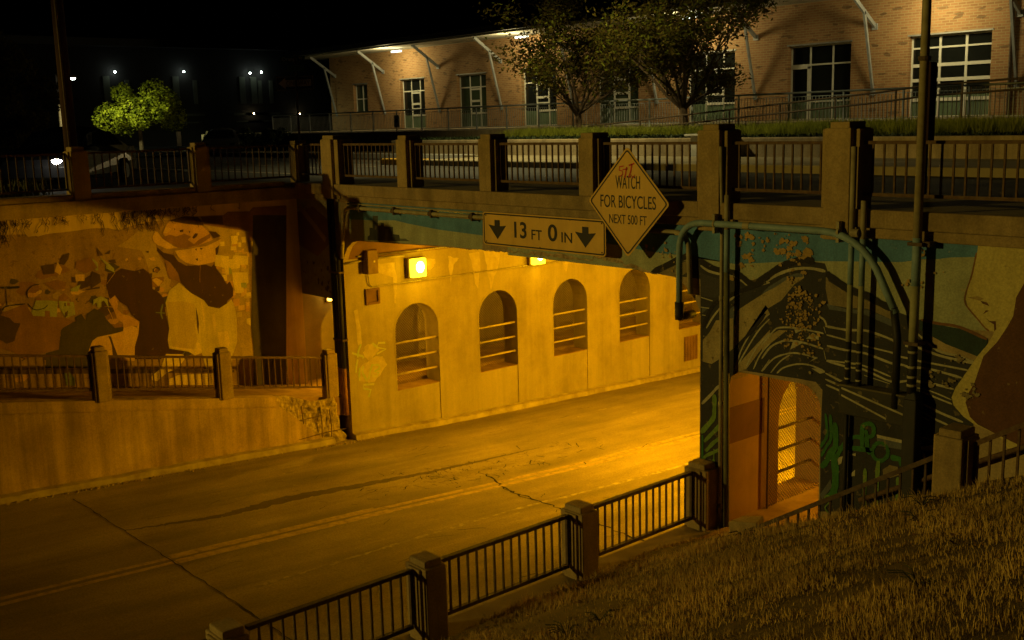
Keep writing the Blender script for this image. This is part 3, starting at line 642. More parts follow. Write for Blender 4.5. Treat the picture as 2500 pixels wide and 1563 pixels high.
('dark',0,[(-4.69,3.47),(-4.38,3.5),(-4.39,3.46),(-4.63,3.46)]),
('straw',0,[(-3.38,3.94),(-3.26,3.96),(-3.24,3.88),(-3.31,3.88)]),
('straw',0,[(-3.35,3.51),(-3.26,3.54),(-3.13,3.46),(-3.23,3.36)]),
('dark',0,[(-3.43,4.08),(-3.36,4.09),(-3.37,4.04)]),
('cream',0,[(-5.68,3.17),(-5.58,3.38),(-5.35,3.35),(-5.19,3.31),(-5.24,3.02),(-5.66,3.1)]),
('cream',0,[(-5.17,3.32),(-4.9,3.26),(-4.89,3.02),(-5.07,2.98),(-5.17,3.18)]),
('dark',0,[(-5.08,3.26),(-5.05,3.27),(-5.05,3.2),(-5.08,3.21)]),
('dark',0,[(-5.08,3.08),(-5.02,3.12),(-5.04,3.02),(-5.09,2.99)]),
('clay',0,[(-5.44,3.17),(-5.35,3.15),(-5.36,3.04),(-5.45,3.06)]),
('clay',0,[(-5.02,3.27),(-4.97,3.26),(-4.98,3.2),(-5.03,3.21)]),
('cream',0,[(-4.56,3.14),(-4.53,3.26),(-4.38,3.31),(-4.26,3.23),(-4.25,3.06),(-4.33,3.22),(-4.38,3.2),(-4.39,3.1),(-4.46,3.09),(-4.48,3.2)]),
('pale',0,[(-1.96,3.87),(-1.67,3.81),(-1.68,3.75),(-1.6,3.74),(-1.57,3.82),(-1.24,3.77),(-1.26,3.59),(-1.44,3.61),(-1.45,3.54),(-1.69,3.54),(-1.68,3.43),(-1.77,3.44),(-1.79,3.58),(-2.0,3.65)]),
('pale',0,[(-1.63,3.47),(-1.28,3.43),(-1.27,3.22),(-1.4,3.12),(-1.44,3.01),(-1.59,3.03),(-1.62,3.24)]),
('cream',0,[(-1.45,3.23),(-1.32,3.22),(-1.32,3.11),(-1.44,3.13)]),
('cream',0,[(-1.69,3.58),(-1.64,3.56),(-1.63,3.45),(-1.7,3.43)]),
('pale',0,[(-1.46,4.29),(-1.4,4.29),(-1.41,4.22),(-1.47,4.24)]),
('pale',0,[(-1.44,4.08),(-1.37,4.07),(-1.38,3.97),(-1.45,3.99)]),
('pale',0,[(-1.38,2.45),(-1.28,2.46),(-1.29,2.29),(-1.38,2.35)]),
('pale',0,[(-3.54,1.57),(-3.33,1.71),(-3.19,1.98),(-2.83,1.92),(-2.81,1.81),(-2.97,1.65),(-3.2,1.6),(-3.42,1.46),(-3.53,1.5)]),
('pale',0,[(-3.17,1.46),(-2.95,1.51),(-2.23,1.41),(-2.25,1.17),(-3.18,1.34)]),
('teal2',0,[(-5.21,1.93),(-5.11,1.93),(-5.02,1.81),(-5.03,1.66),(-5.19,1.69)]),
('black',0.042,[(-6.17,3.69),(-6.01,3.67),(-5.84,3.66)]),
('black',0.022,[(-6.08,3.68),(-6.09,3.36)]),
('black',0.022,[(-6.18,3.27),(-6.1,3.34),(-5.77,3.34)]),
('black',0.016,[(-5.71,3.43),(-5.72,3.56),(-5.61,3.66),(-5.49,3.67)]),
('black',0.016,[(-5.73,3.34),(-5.65,3.23),(-5.56,3.2),(-5.44,3.22),(-5.38,3.27)]),
('teal2',0.035,[(-3.33,2.85),(-3.14,2.81)]),
('teal2',0.035,[(-3.17,3.0),(-3.22,2.83),(-3.2,2.7)]),
('teal2',0.019,[(-2.78,1.98),(-2.85,1.9)]),
('straw',0.013,[(-4.25,3.53),(-4.07,3.73)]),
('straw',0.013,[(-4.27,3.06),(-4.21,2.9),(-4.18,2.75)]),
('clay',0.013,[(-2.31,3.7),(-2.34,3.5),(-2.35,3.34)]),
]
MURAL_RIGHT=[
('teal',0,[(0.35,4.91),(1.55,4.95),(2.72,4.94),(3.89,4.94),(4.58,4.92),(4.56,4.48),(3.29,4.51),(2.35,4.57),(1.92,4.61),(1.18,4.57),(0.32,4.55)]),
('cream',0,[(0.32,4.55),(1.18,4.57),(1.92,4.61),(2.35,4.57),(3.29,4.51),(4.56,4.48),(4.55,4.23),(3.27,4.22),(0.68,4.15),(0.3,4.13)]),
('city',0,[(0.95,4.17),(0.96,4.24),(1.03,4.27),(1.04,4.42),(1.15,4.42),(1.17,4.66),(1.36,4.67),(1.34,4.48),(1.44,4.48),(1.44,4.54),(1.55,4.54),(1.55,4.47),(1.86,4.48),(1.85,4.34),(2.05,4.34),(2.08,4.22),(1.52,4.19)]),
('city2',0,[(2.06,4.27),(2.25,4.28),(2.39,4.24),(2.07,4.22)]),
('city2',0,[(1.58,4.42),(1.69,4.43),(1.67,4.21),(1.56,4.2)]),
('teal',0,[(4.58,4.92),(5.25,4.91),(7.48,4.92),(8.28,4.9),(8.69,4.91),(9.22,4.91),(9.36,4.92),(9.66,4.92),(9.95,4.91),(10.4,4.98),(11.38,4.99),(11.99,5.01),(12.51,5.01),(13.34,5.02),(13.32,4.77),(13.01,4.74),(12.86,4.71),(12.66,4.69),(12.41,4.64),(11.67,4.59),(11.4,4.57),(10.88,4.53),(10.41,4.47),(10.54,4.48),(9.97,4.42),(9.66,4.44),(9.36,4.45),(8.94,4.47),(8.61,4.47),(8.27,4.49),(7.92,4.52),(7.54,4.54),(5.23,4.53)]),
('cream',0,[(5.23,4.53),(7.54,4.53),(7.92,4.52),(8.27,4.49),(8.61,4.47),(8.94,4.46),(9.36,4.45),(9.66,4.44),(9.97,4.42),(10.41,4.47),(10.88,4.53),(11.4,4.57),(11.67,4.59),(12.41,4.64),(12.66,4.68),(12.86,4.71),(13.01,4.74),(13.32,4.77),(13.24,4.4),(13.22,4.28),(13.25,4.2),(13.46,3.98),(13.51,3.95),(13.0,3.91),(12.68,3.98),(12.48,4.0),(12.31,4.05),(12.02,4.15),(11.4,4.42),(11.38,4.51),(10.41,4.2),(10.25,4.15),(9.98,4.29),(9.6,4.32),(9.36,4.42),(9.2,4.48),(8.94,4.37),(8.51,4.18),(8.18,4.19),(5.22,4.19)]),
('rock',0,[(8.44,4.17),(8.94,4.4),(9.2,4.49),(9.36,4.44),(9.6,4.34),(9.94,4.31),(10.12,4.25),(10.25,4.18),(10.41,4.26),(10.67,4.42),(10.91,4.53),(11.08,4.58),(11.19,4.55),(11.37,4.54),(11.42,4.43),(11.48,4.36),(11.71,4.25),(11.96,4.2),(12.32,4.05),(12.68,3.97),(12.91,3.64),(13.38,3.58),(13.15,3.23),(13.11,3.11),(13.14,3.02),(13.26,2.92),(13.38,2.85),(13.41,2.56),(13.13,1.72),(11.39,1.26),(11.37,2.14),(11.38,2.9),(11.28,2.99),(11.0,2.99),(10.43,2.97),(10.1,2.96),(9.92,2.84),(9.87,2.58),(9.87,1.46),(9.87,0.86),(9.5,0.69),(9.37,1.42),(9.38,1.53),(9.38,3.37),(9.37,4.16)]),
('rock2',0,[(9.37,4.25),(9.66,4.19),(9.96,4.19),(10.11,4.1),(9.78,3.97),(9.61,3.92),(9.38,3.92)]),
('slate',0,[(9.4,3.76),(9.51,3.76),(9.4,3.67)]),
('white',0.029,[(8.48,4.17),(8.94,4.36),(9.2,4.44)]),
('tan',0,[(8.61,4.18),(8.94,4.33),(9.2,4.42),(9.2,4.28),(8.98,4.14)]),
('white',0.042,[(9.37,4.35),(9.6,4.27),(9.96,4.26),(10.09,4.2),(10.18,4.15)]),
('white',0.038,[(10.41,4.18),(10.67,4.34),(10.92,4.43),(11.16,4.46),(11.38,4.44)]),
('white',0.029,[(10.54,4.22),(10.16,4.09),(9.91,3.93),(9.78,3.84),(9.61,3.66),(9.48,3.47)]),
('white',0.026,[(9.38,3.9),(9.59,3.87)]),
('white',0.022,[(9.38,3.76),(9.55,3.76)]),
('white',0.022,[(9.4,3.65),(9.49,3.65)]),
('tan2',0,[(10.41,4.04),(10.67,4.22),(10.89,4.33),(11.05,4.4),(11.07,4.33),(10.92,4.23),(10.73,4.0),(10.52,3.87),(10.42,3.76),(10.48,3.91),(10.55,3.8),(9.99,3.22),(9.96,3.21),(9.96,3.67),(9.96,3.54),(10.02,3.79),(10.3,3.97)]),
('slate',0,[(10.52,4.16),(10.75,4.3),(10.95,4.38),(11.05,4.38),(11.05,4.34),(10.85,4.31),(10.62,4.16),(10.41,4.05)]),
('slate',0,[(9.61,3.49),(9.8,3.72),(9.98,3.86),(9.97,3.68),(9.82,3.52)]),
('tan2',0,[(9.42,3.11),(9.42,3.29),(9.54,3.42),(9.65,3.6),(9.95,3.67),(9.95,3.24),(9.73,3.07),(9.58,2.97),(9.42,2.98)]),
('tan',0,[(11.39,4.4),(11.43,4.32),(11.72,4.19),(11.96,4.14),(12.32,4.03),(12.33,3.93),(11.98,4.03),(11.72,4.01),(11.44,4.02),(11.39,4.22)]),
('slate',0,[(11.41,4.03),(11.72,3.99),(11.98,4.02),(12.33,3.93),(12.32,3.85),(11.96,3.95),(11.45,3.96)]),
('tan2',0,[(9.98,2.97),(10.56,3.59),(10.56,3.48),(10.18,2.99),(10.03,2.92)]),
('tan2',0,[(10.43,3.43),(10.7,3.6),(10.82,3.61),(10.58,3.41),(10.43,3.25)]),
('white',0.029,[(11.4,3.74),(11.7,3.73),(11.9,3.75),(12.03,3.75),(12.32,3.69),(12.4,3.64)]),
('white',0.032,[(12.5,3.64),(12.66,3.64),(12.95,3.58),(13.34,3.55)]),
('white',0.022,[(11.42,3.63),(11.7,3.6),(11.98,3.56),(12.33,3.53),(12.4,3.5),(12.56,3.49),(12.66,3.48),(13.02,3.47),(13.3,3.46)]),
('white',0.029,[(11.43,3.49),(11.71,3.47),(11.97,3.47),(12.32,3.4),(12.48,3.4),(12.56,3.39),(12.85,3.4),(13.22,3.36)]),
('white',0.022,[(11.43,3.3),(11.71,3.31),(11.96,3.31),(12.33,3.23)]),
('white',0.026,[(11.43,3.29),(11.75,3.26),(11.97,3.26),(12.33,3.17),(12.53,3.21),(12.67,3.23),(12.9,3.23),(13.13,3.21)]),
('white',0.019,[(11.97,3.19),(12.32,3.14)]),
('white',0.029,[(11.42,3.13),(11.71,3.04),(11.83,2.98),(12.15,2.91),(12.34,2.87),(12.53,2.79)]),
('white',0.026,[(11.42,3.05),(11.71,2.98),(11.8,2.91),(12.15,2.84),(12.33,2.78)]),
('white',0.026,[(11.43,2.98),(11.7,2.92),(11.81,2.86),(12.23,2.75)]),
('white',0.026,[(11.88,3.05),(12.06,3.02),(12.35,2.95),(12.53,2.91)]),
('white',0.029,[(12.66,3.8),(12.91,3.64),(13.15,3.61),(13.38,3.56)]),
('white',0.022,[(12.71,3.12),(12.93,3.07),(13.12,3.03)]),
('white',0.029,[(12.75,2.97),(12.98,2.9),(13.26,2.84)]),
('white',0.026,[(12.74,2.87),(12.92,2.81),(13.08,2.77)]),
('white',0.026,[(12.74,2.82),(12.85,2.78)]),
('white',0.016,[(12.68,3.15),(12.85,3.14),(13.11,3.08)]),
('white',0.022,[(10.43,3.36),(10.6,3.56),(10.7,3.63),(10.94,3.66),(11.26,3.65),(11.38,3.64)]),
('white',0.026,[(10.43,3.17),(10.57,3.35),(10.74,3.45),(10.87,3.48),(11.11,3.48),(11.38,3.44)]),
('white',0.022,[(10.44,3.0),(10.61,3.19),(10.78,3.28),(10.99,3.33),(11.3,3.31)]),
('white',0.022,[(10.68,3.01),(10.78,3.1),(10.98,3.18),(11.19,3.2),(11.41,3.15)]),
('white',0.019,[(10.58,3.0),(10.73,3.18),(10.88,3.29)]),
('white',0.022,[(10.55,3.8),(10.35,3.64),(10.12,3.3),(9.99,2.97)]),
('white',0.022,[(10.55,3.73),(10.35,3.52),(10.08,3.1),(9.98,2.9)]),
('white',0.022,[(10.56,3.4),(10.41,3.23),(10.3,3.01)]),
('white',0.022,[(10.56,3.54),(10.35,3.32),(10.18,3.03)]),
('white',0.022,[(10.56,3.18),(10.43,3.0)]),
('white',0.042,[(9.41,2.36),(9.58,2.53),(9.68,2.64),(9.81,2.74)]),
('white',0,[(10.94,3.64),(11.07,3.65),(10.96,3.59)]),
('white',0,[(10.92,3.47),(11.06,3.47),(10.88,3.36)]),
('white',0,[(11.12,3.54),(11.22,3.63),(11.31,3.59),(11.31,3.55)]),
('white',0,[(11.21,3.16),(11.37,3.18),(11.42,3.14),(11.34,3.11)]),
('white',0,[(11.18,3.24),(11.27,3.32),(11.3,3.31)]),
('white',0.026,[(11.31,3.85),(11.38,3.82),(11.42,3.75)]),
('white',0.016,[(11.38,3.73),(11.41,3.65)]),
('white',0.016,[(11.39,3.42),(11.42,3.31)]),
('black',0.096,[(10.43,4.25),(10.67,4.42),(10.9,4.52),(11.06,4.57),(11.16,4.56),(11.19,4.51)]),
('black',0.09,[(11.4,4.42),(11.48,4.37),(11.71,4.25),(11.96,4.2),(12.1,4.14),(12.32,4.06)]),
('black',0.09,[(8.46,4.17),(8.94,4.39),(9.2,4.49)]),
('black',0.087,[(9.36,4.42),(9.6,4.33),(9.94,4.3),(10.1,4.25),(10.25,4.18),(10.47,4.28),(10.54,4.3)]),
('black',0.048,[(9.97,3.22),(10.26,3.53),(10.48,3.79)]),
('black',0.058,[(9.42,3.47),(9.57,3.77),(9.72,3.89),(9.98,4.02),(10.48,4.22)]),
('deepteal',0,[(12.68,3.98),(13.0,3.94),(13.21,3.93),(13.48,3.86),(13.5,3.85),(13.49,3.78),(13.39,3.64),(13.01,3.73),(12.68,3.86)]),
('brown',0.035,[(12.69,3.98),(12.89,3.96),(13.16,3.95),(13.49,3.85)]),
('face',0,[(13.34,5.02),(13.83,5.02),(14.8,5.01),(14.95,2.77),(13.78,2.64),(13.76,2.71),(13.65,2.78),(13.38,2.85),(13.26,2.91),(13.14,3.02),(13.11,3.11),(13.15,3.23),(13.28,3.45),(13.39,3.64),(13.49,3.78),(13.55,3.89),(13.57,3.95),(13.51,3.95),(13.37,4.05),(13.25,4.19),(13.37,4.07),(13.25,4.2),(13.22,4.28),(13.24,4.4),(13.29,4.62),(13.33,4.84)]),
('shade',0,[(13.86,4.51),(13.79,4.36),(13.77,4.15),(13.71,4.02),(13.61,3.84),(13.46,3.65),(13.4,3.43),(13.37,3.32),(13.3,3.18),(13.28,3.08),(13.34,2.92),(13.43,2.85),(13.65,2.78),(13.97,2.69),(14.53,2.56),(14.36,5.26)]),
('brown',0.019,[(13.32,4.82),(13.28,4.57),(13.23,4.39),(13.21,4.28),(13.24,4.2),(13.37,4.07),(13.46,3.98),(13.51,3.95)]),
('shade',0,[(13.39,4.28),(13.47,4.27),(13.5,4.23),(13.42,4.25)]),
('shade',0,[(13.43,4.13),(13.5,4.18),(13.46,4.18)]),
('shade',0,[(13.45,4.1),(13.5,4.06),(13.58,4.07),(13.59,3.98),(13.57,3.95),(13.56,4.03),(13.52,4.05)]),
('shade2',0,[(13.24,4.3),(13.35,4.33),(13.43,4.31),(13.39,4.28)]),
('white2',0,[(12.17,2.47),(12.52,2.47),(12.52,2.43),(12.18,2.43)]),
('white2',0,[(12.73,2.43),(12.93,2.5),(13.09,2.52),(13.1,2.44),(12.99,2.43),(12.73,2.4)]),
('white',0.026,[(12.74,2.56),(13.09,2.55)]),
('slate',0,[(12.17,2.43),(12.52,2.43),(12.51,2.35),(12.2,2.33)]),
('white2',0,[(11.44,2.0),(11.52,2.07),(11.56,2.06),(11.55,2.0),(11.5,1.97)]),
('white2',0,[(11.8,2.13),(11.89,2.17),(11.89,2.13)]),
('white2',0,[(12.71,1.9),(12.88,1.87),(12.88,1.82),(12.71,1.84)]),
('slate',0,[(11.39,1.5),(11.54,1.74),(11.56,1.64),(11.42,1.43)]),
('tan',0,[(11.56,1.79),(11.58,1.9),(11.63,1.91),(11.67,1.87),(11.62,1.82)]),
('tan',0,[(12.27,2.04),(12.36,2.12),(12.47,2.12),(12.49,2.02),(12.29,1.91)]),
('white2',0,[(11.63,2.05),(11.71,2.09),(11.69,1.99),(11.65,1.96)]),
('white2',0,[(11.82,1.88),(11.89,1.95),(11.89,1.87),(11.84,1.85)]),
('white2',0.038,[(12.8,2.37),(12.81,2.27),(12.84,2.19)]),
('green',0.042,[(11.44,2.6),(11.47,2.32),(11.4,2.18),(11.38,2.14)]),
('green',0.042,[(11.51,2.6),(11.53,2.3),(11.47,2.17),(11.39,2.02)]),
('green',0.074,[(11.58,2.51),(11.6,2.21),(11.53,2.1),(11.47,1.96),(11.39,1.87)]),
('green',0.096,[(11.56,2.1),(11.6,1.93),(11.61,1.71),(11.58,1.56),(11.49,1.46)]),
('green',0.055,[(11.98,2.24),(11.97,2.5),(12.01,2.57),(12.09,2.59),(12.13,2.54),(12.12,2.45),(12.05,2.42),(12.02,2.5)]),
('green',0.055,[(11.97,2.39),(11.85,2.37),(11.73,2.26),(11.66,2.14),(11.6,2.02)]),
('green',0.048,[(12.23,2.38),(12.31,2.35),(12.33,2.24),(12.25,2.15),(12.16,2.16),(12.12,2.24),(12.16,2.34),(12.23,2.38)]),
('green',0.064,[(12.03,2.42),(12.06,2.23),(12.09,2.25),(11.81,2.22),(11.63,2.17)]),
('lime',0.048,[(12.03,2.0),(12.03,1.74),(12.03,1.43)]),
('lime',0.058,[(12.21,2.14),(12.2,1.93),(12.19,1.47)]),
('lime',0.048,[(12.48,1.99),(12.48,1.8),(12.48,1.66)]),
('green',0.096,[(12.65,2.01),(12.65,1.67)]),
('green',0.071,[(12.37,2.22),(12.5,2.22),(12.52,2.14)]),
('green',0.058,[(12.77,2.24),(12.78,2.13),(12.7,2.05),(12.61,2.04)]),
('lime',0.019,[(11.46,1.41),(11.47,1.49),(11.53,1.51),(11.55,1.45),(11.47,1.34),(11.52,1.28)]),
('green',0.064,[(12.91,2.01),(12.91,1.77)]),
('lime',0.071,[(9.4,1.93),(9.61,2.17),(9.64,2.29),(9.64,2.54)]),
('lime',0.058,[(9.46,1.81),(9.68,2.04),(9.8,2.18),(9.86,2.24)]),
('lime',0.055,[(9.49,1.67),(9.63,1.83),(9.8,1.96),(9.86,2.0)]),
('lime',0.048,[(9.4,1.47),(9.49,1.6),(9.67,1.71),(9.84,1.82)]),
('lime',0.055,[(9.85,2.58),(9.85,2.35)]),
('lime',0.042,[(9.59,1.39),(9.63,1.58),(9.69,1.36),(9.75,1.46),(9.73,1.53)]),
('green',0.064,[(9.43,1.9),(9.43,1.36)]),
('lime',0.035,[(9.64,1.74),(9.63,0.86)]),
('lime',0.035,[(9.82,1.78),(9.82,1.14)]),
('slate',0,[(9.49,1.55),(9.59,1.58),(9.63,1.48),(9.55,1.41)]),
]

LP = []
for k in range(190):
    y_, z_ = random.uniform(-7.2,-2.3), random.gauss(3.0,.55)
    if z_ > 4.05 or z_ < 1.9: continue
    rr = random.uniform(.03,.13); c_ = random.choice(['clay','dark','olive','ochre','tree','hill','straw','dark','clay'])
    LP.append((c_, 0, blob(y_, z_, rr*(.6 if c_ in ('straw','ochre') else 1), 9, random.uniform(1,2.2))))
for k in range(70):
    y_, z_ = random.uniform(-1.95,-.98), random.uniform(2.4,4.2); a_ = random.uniform(.03,.09); b_ = random.uniform(.03,.08)
    LP.append((random.choice(['pale','olive','shirt2','straw','ochre']), 0, [(y_-a_,z_-b_),(y_+a_,z_-b_),(y_+a_,z_+b_),(y_-a_,z_+b_)]))
MURAL_LEFT[3:3] = LP
EX = []
def flakes(n, cx, sx, cz_, sz, r0, r1, col='flake', step=.05):
    x, z = cx, cz_
    for k in range(n):            # paint flakes in trails and clusters, jagged and small
        if k % 7 == 0: x, z = random.gauss(cx,sx), random.gauss(cz_,sz)
        x += random.gauss(0,step); z += random.gauss(0,step)
        z = min(z, 4.87) if cz_ > 4.2 else z
        rr = random.uniform(r0,r1)*random.random()**.5
        EX.append((col, 0, blob(x, z, rr, 15, random.uniform(.7,1.5))))
flakes(90, 10.72, .42, 4.66, .13, .010, .06, step=.07)
flakes(240, 11.02, .13, 3.72, .18, .004, .026, step=.04)
flakes(26, 12.75, .12, 4.52, .15, .01, .035); flakes(30, 8.65, .12, 4.55, .1, .008, .03)
flakes(40, 13.0, .18, 3.35, .12, .008, .035, 'tan'); flakes(60, 11.0, .10, 4.13, .05, .008, .03); flakes(50, 10.6, .5, 3.3, .3, .004, .016, 'tan2')
mural(MURAL_RIGHT, lambda a, b, o: (a, -o, b), 'mural_painting', br, .0001, EX)
mb = MB()                          # left of the roadway the face paint is dim blue grey over older pictures
def facepoly(c, pts, k):
    mb.add([(x,-.002-.0004*k,z) for x,z in pts], [list(range(len(pts)))], c)
facepoly(0, [(-1.75,2.83),(-.5,2.83),(-.5,1.2),(0,1.2),(0,4.9),(-1.75,4.9)], 0)
facepoly(1, [(-1.75,3.9),(-1.0,3.7),(-.5,4.0),(-.5,4.5),(-1.1,4.75),(-1.75,4.6)], 1)
facepoly(2, [(-.48,3.4),(-.25,3.4),(-.2,4.75),(-.46,4.75)], 1)
facepoly(3, [(-1.75,4.72),(-1.6,4.78),(-.6,4.12),(-.68,4.02)], 2); facepoly(3, [(-.45,4.02),(-.4,4.1),(-.05,3.8),(-.05,3.68)], 2)
for k in range(30):
    cx_, cz_ = random.uniform(-1.6,-.55), random.uniform(2.95,3.7); s_ = random.uniform(.02,.08)
    facepoly(4 if k%2 else 2, [(a,b) for a,b in blob(cx_,cz_,s_,9,.6)], 3+k)
mb.build('face_painting', [mat('dim_blue', (.24,.24,.20), (.17,.16,.125), 4, 7, .85, .2, 60, c3=(.09,.07,.04)), mat('dim_brown', (.14,.09,.04), None, 4, 6, .85, .2, 60), mat('dim_grey', (.25,.27,.22), None, 4, 6, .85, .2, 60), mat('dim_tan',(.26,.18,.07),None,4,6,.85,.2,60), conduit_b], br)

# ------------------------------------------------------------------ posts and railings
def post(mb, cx, cy, z0, h, w=.31, d=.40, ww=.41, wd=.24, capw=.26, capd=.34):
    mb.box(cx-w/2, cy-d/2, z0, cx+w/2, cy+d/2, z0+h)
    mb.box(cx-ww/2, cy-wd/2, z0, cx+ww/2, cy+wd/2, z0+h-.012)
    mb.box(cx-capw/2, cy-capd/2, z0+h-.012, cx+capw/2, cy+capd/2, z0+h+.075)
def panel(mb, p, q, hb, ht, sp=.145, bw=.022, rw=.055, rh=.04):
    p = Vector(p); q = Vector(q); up = Vector((0,0,1))
    mb.beam(p+up*hb, q+up*hb, rw*.8, rh); mb.beam(p+up*ht, q+up*ht, rw, rh)
    L = (q-p).length; n = max(2, int(round(L/sp)))
    for i in range(n+1):
        a = p+(q-p)*(i/n); w_ = bw*1.7 if i in (0,n) else bw
        d = (q-p); d.z = 0; d.normalize(); s_ = Vector((-d.y,d.x,0))*(w_/2); d = d*(w_/2)
        b0 = a+up*(hb+rh*.5); b1 = a+up*(ht-rh*.5)
        mb.hexa([b0-d-s_, b0+d-s_, b0+d+s_, b0-d+s_], [b1-d-s_, b1+d-s_, b1+d+s_, b1-d+s_])
rail = thing('bridge_railing', (4, .1, 5.25), 'long rusty iron railing with concrete posts along the edge of the bridge', 'railing')
PX = [2.36, 4.79, 7.21, 9.60, 11.58, 14.2, 16.6, 19.0]
for x in PX:
    mb = MB()
    if x in (9.60, 11.58):        # the two taller pilasters run down over the ledge
        post(mb, x, .10, 4.86, 1.36, .36, .45, .52, .30, .27, .36); mb.build('pilaster', post_m, rail, bevel=.012)
    else:
        post(mb, x, .10, 5.25, .88); mb.build('post', post_m, rail, bevel=.012)
mb = MB(); post(mb, -.22, .12, 4.95, 1.20, .36, .50, .66, .36, .40, .40); mb.build('pilaster', post_m, rail, bevel=.012)
mb = MB(); post(mb, -1.72, .10, 5.25, .80, .26, .34, .34, .22, .22, .28); mb.build('post', post_m, rail, bevel=.02)
edges = [(-1.57,-.56)] + [(a, b) for a, b in zip([.14]+[x+.22 for x in PX[:-1]], [x-.22 for x in PX])]
for a, b in edges:
    mb = MB(); panel(mb, (a,.08,5.25), (b,.08,5.25), .17, .79, .142); mb.build('rail_panel', rust_m, rail)
rail2 = thing('street_railing', (-1.75, -4, 5.25), 'dark iron railing with concrete posts on top of the tall painted wall', 'railing')
PY = [-2.15, -4.58, -7.0, -9.4, -11.8]
for y in PY:
    mb = MB(); post(mb, -1.80, y, 5.16, .92, .36, .30, .26, .38, .28, .24); mb.build('post', post_m, rail2, bevel=.015)
for a, b in zip([-.06]+[y-.2 for y in PY], [y+.2 for y in PY]):
    mb = MB(); panel(mb, (-1.80,a,5.25), (-1.80,b,5.25), .12, .78, .145, .022); mb.build('rail_panel', iron_m, rail2)
rail3 = thing('walkway_railing', (0, -3, 1.2), 'iron railing with concrete posts on the low wall along the far walkway', 'railing')
def cz(y): return .89 + max(0, -y-.4)*.170
PY3 = [-.44, -2.79, -5.13, -7.5, -9.9, -12.3]
for y in PY3:
    mb = MB(); post(mb, -.06, y, cz(y)-.02, .93, .26, .22, .20, .30, .20, .19); mb.build('post', post_m, rail3, bevel=.02)
for a, b in zip(PY3[:-1], PY3[1:]):
    mb = MB(); panel(mb, (-.06,a-.17,cz(a-.17)), (-.06,b+.17,cz(b+.17)), .19, .80, .132, .02); mb.build('rail_panel', rust_m, rail3)
railA = thing('roadside_railing', (9.55, -4, .65), 'iron railing with square concrete posts beside the grass bank on the near kerb', 'railing')
PYA = [-.19, -2.62, -5.06, -7.5, -9.9, -12.3]
for y in PYA:
    mb = MB(); post(mb, 9.56, y, .60, .90, .40, .29, .24, .36, .30, .24); mb.build('post', post_m, railA, bevel=.015)
for a, b in zip(PYA[:-1], PYA[1:]):
    mb = MB(); panel(mb, (9.55,a-.21,.66), (9.55,b+.21,.66), .13, .80, .135, .022, .07, .045); mb.build('rail_panel', iron_m, railA)
railB = thing('stair_railing', (13.9, -1.46, 2.5), 'pale iron railing climbing beside the steps behind the grass crest', 'railing')
def zB(x): return 1.70 + (x-11.85)*.622
mb = MB(); panel(mb, (11.2,-1.46,zB(11.2)-.86), (13.74,-1.46,zB(13.74)-.86), .12, .86, .165, .022, .06, .05); mb.build('rail_panel', iron_m, railB)
mb = MB(); post(mb, 13.92, -1.46, 1.9, 1.24, .30, .36, .38, .24, .24, .30); mb.build('post', post_m, railB, bevel=.015)
mb = MB(); panel(mb, (14.13,-1.46,zB(14.13)-.95), (16.5,-1.46,zB(16.5)-.95), .12, .92, .165, .022, .06, .05); mb.build('rail_panel', rust_m, railB)
mb = MB(); post(mb, 16.7, -1.46, 3.6, 1.24, .30, .36, .38, .24, .24, .30); mb.build('post', post_m, railB, bevel=.015)
hr = thing('wall_handrail', (12.6, -.1, 1.9), 'brown pipe handrail fixed along the painted wall above the steps', 'handrail')
mb = MB(); mb.tube([(12.02,-.10,1.60),(12.06,-.10,1.625),(13.1,-.10,2.21),(16,-.10,3.84)], .032, 10); mb.build('pipe', rust_m, hr, smooth=True)
mb = MB()
for x in (12.5, 13.9, 15.3): mb.tube([(x,-.0,1.625+(x-12.06)*.565-.06),(x,-.10,1.625+(x-12.06)*.565-.03)], .015, 6)
mb.build_each('bracket', iron_m, hr)

# ------------------------------------------------------------------ tall painted wall on the left
tw = thing('painted_wall', (-1.9, -6, 1), 'tall retaining wall painted with a couple seen from behind in a hilly landscape', 'wall')
mb = MB(); mb.box(-2.15, -30, -1, -1.75, 0, 4.9); mb.build('wall', mat('wall_render', (.60,.46,.22), (.48,.35,.15), 1.5, 8, .9, .3, 55, streak=.3), tw)
mb = MB(); mb.box(-2.15, -30, 4.9, -1.60, -.02, 5.17); mb.box(-2.12,-30,5.17,-1.66,-.3,5.28); mb.build('coping', ledge_m, tw, bevel=.015)
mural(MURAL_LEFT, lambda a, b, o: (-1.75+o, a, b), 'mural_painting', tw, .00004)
mb = MB()                            # dry creeper strands hanging from the coping
for (yc, n_, l_) in ((-3.5,70,.45),(-6.3,60,.5),(-5.2,16,.2),(-2.6,20,.2)):
    for k in range(n_):
        y = random.gauss(yc,.38); z = 4.9; p = [( -1.70, y, z+.15)]
        L_ = random.uniform(.1,l_)
        for i in range(6):
            y += random.uniform(-.05,.05); z -= L_/6; p.append((-1.72+random.uniform(-.01,.02), y, z))
        mb.tube(p, .005, 3, cap=False)
        for i in range(3):
            q = random.choice(p); mb.tube([q,(q[0]+.02,q[1]+random.uniform(-.06,.06),q[2]+random.uniform(-.05,.05))], .004, 3, cap=False)
tag(mb.build('creeper', mat('dead_vine', (.05,.03,.012), None, 6, 3, .9, 0)), 'dry creeper strands hanging over the top of the painted wall', 'creeper')
mb = MB(); yw = [-30,-20,-12] + list(np.arange(-9,.01,.5))
for a, b in zip(yw[:-1], yw[1:]):
    mb.hexa([(-1.75,a,zw(a)-.4),(-.14,a,zw(a)-.4),(-.14,b,zw(b)-.4),(-1.75,b,zw(b)-.4)],[(-1.75,a,zw(a)),(-.14,a,zw(a)),(-.14,b,zw(b)),(-1.75,b,zw(b))])
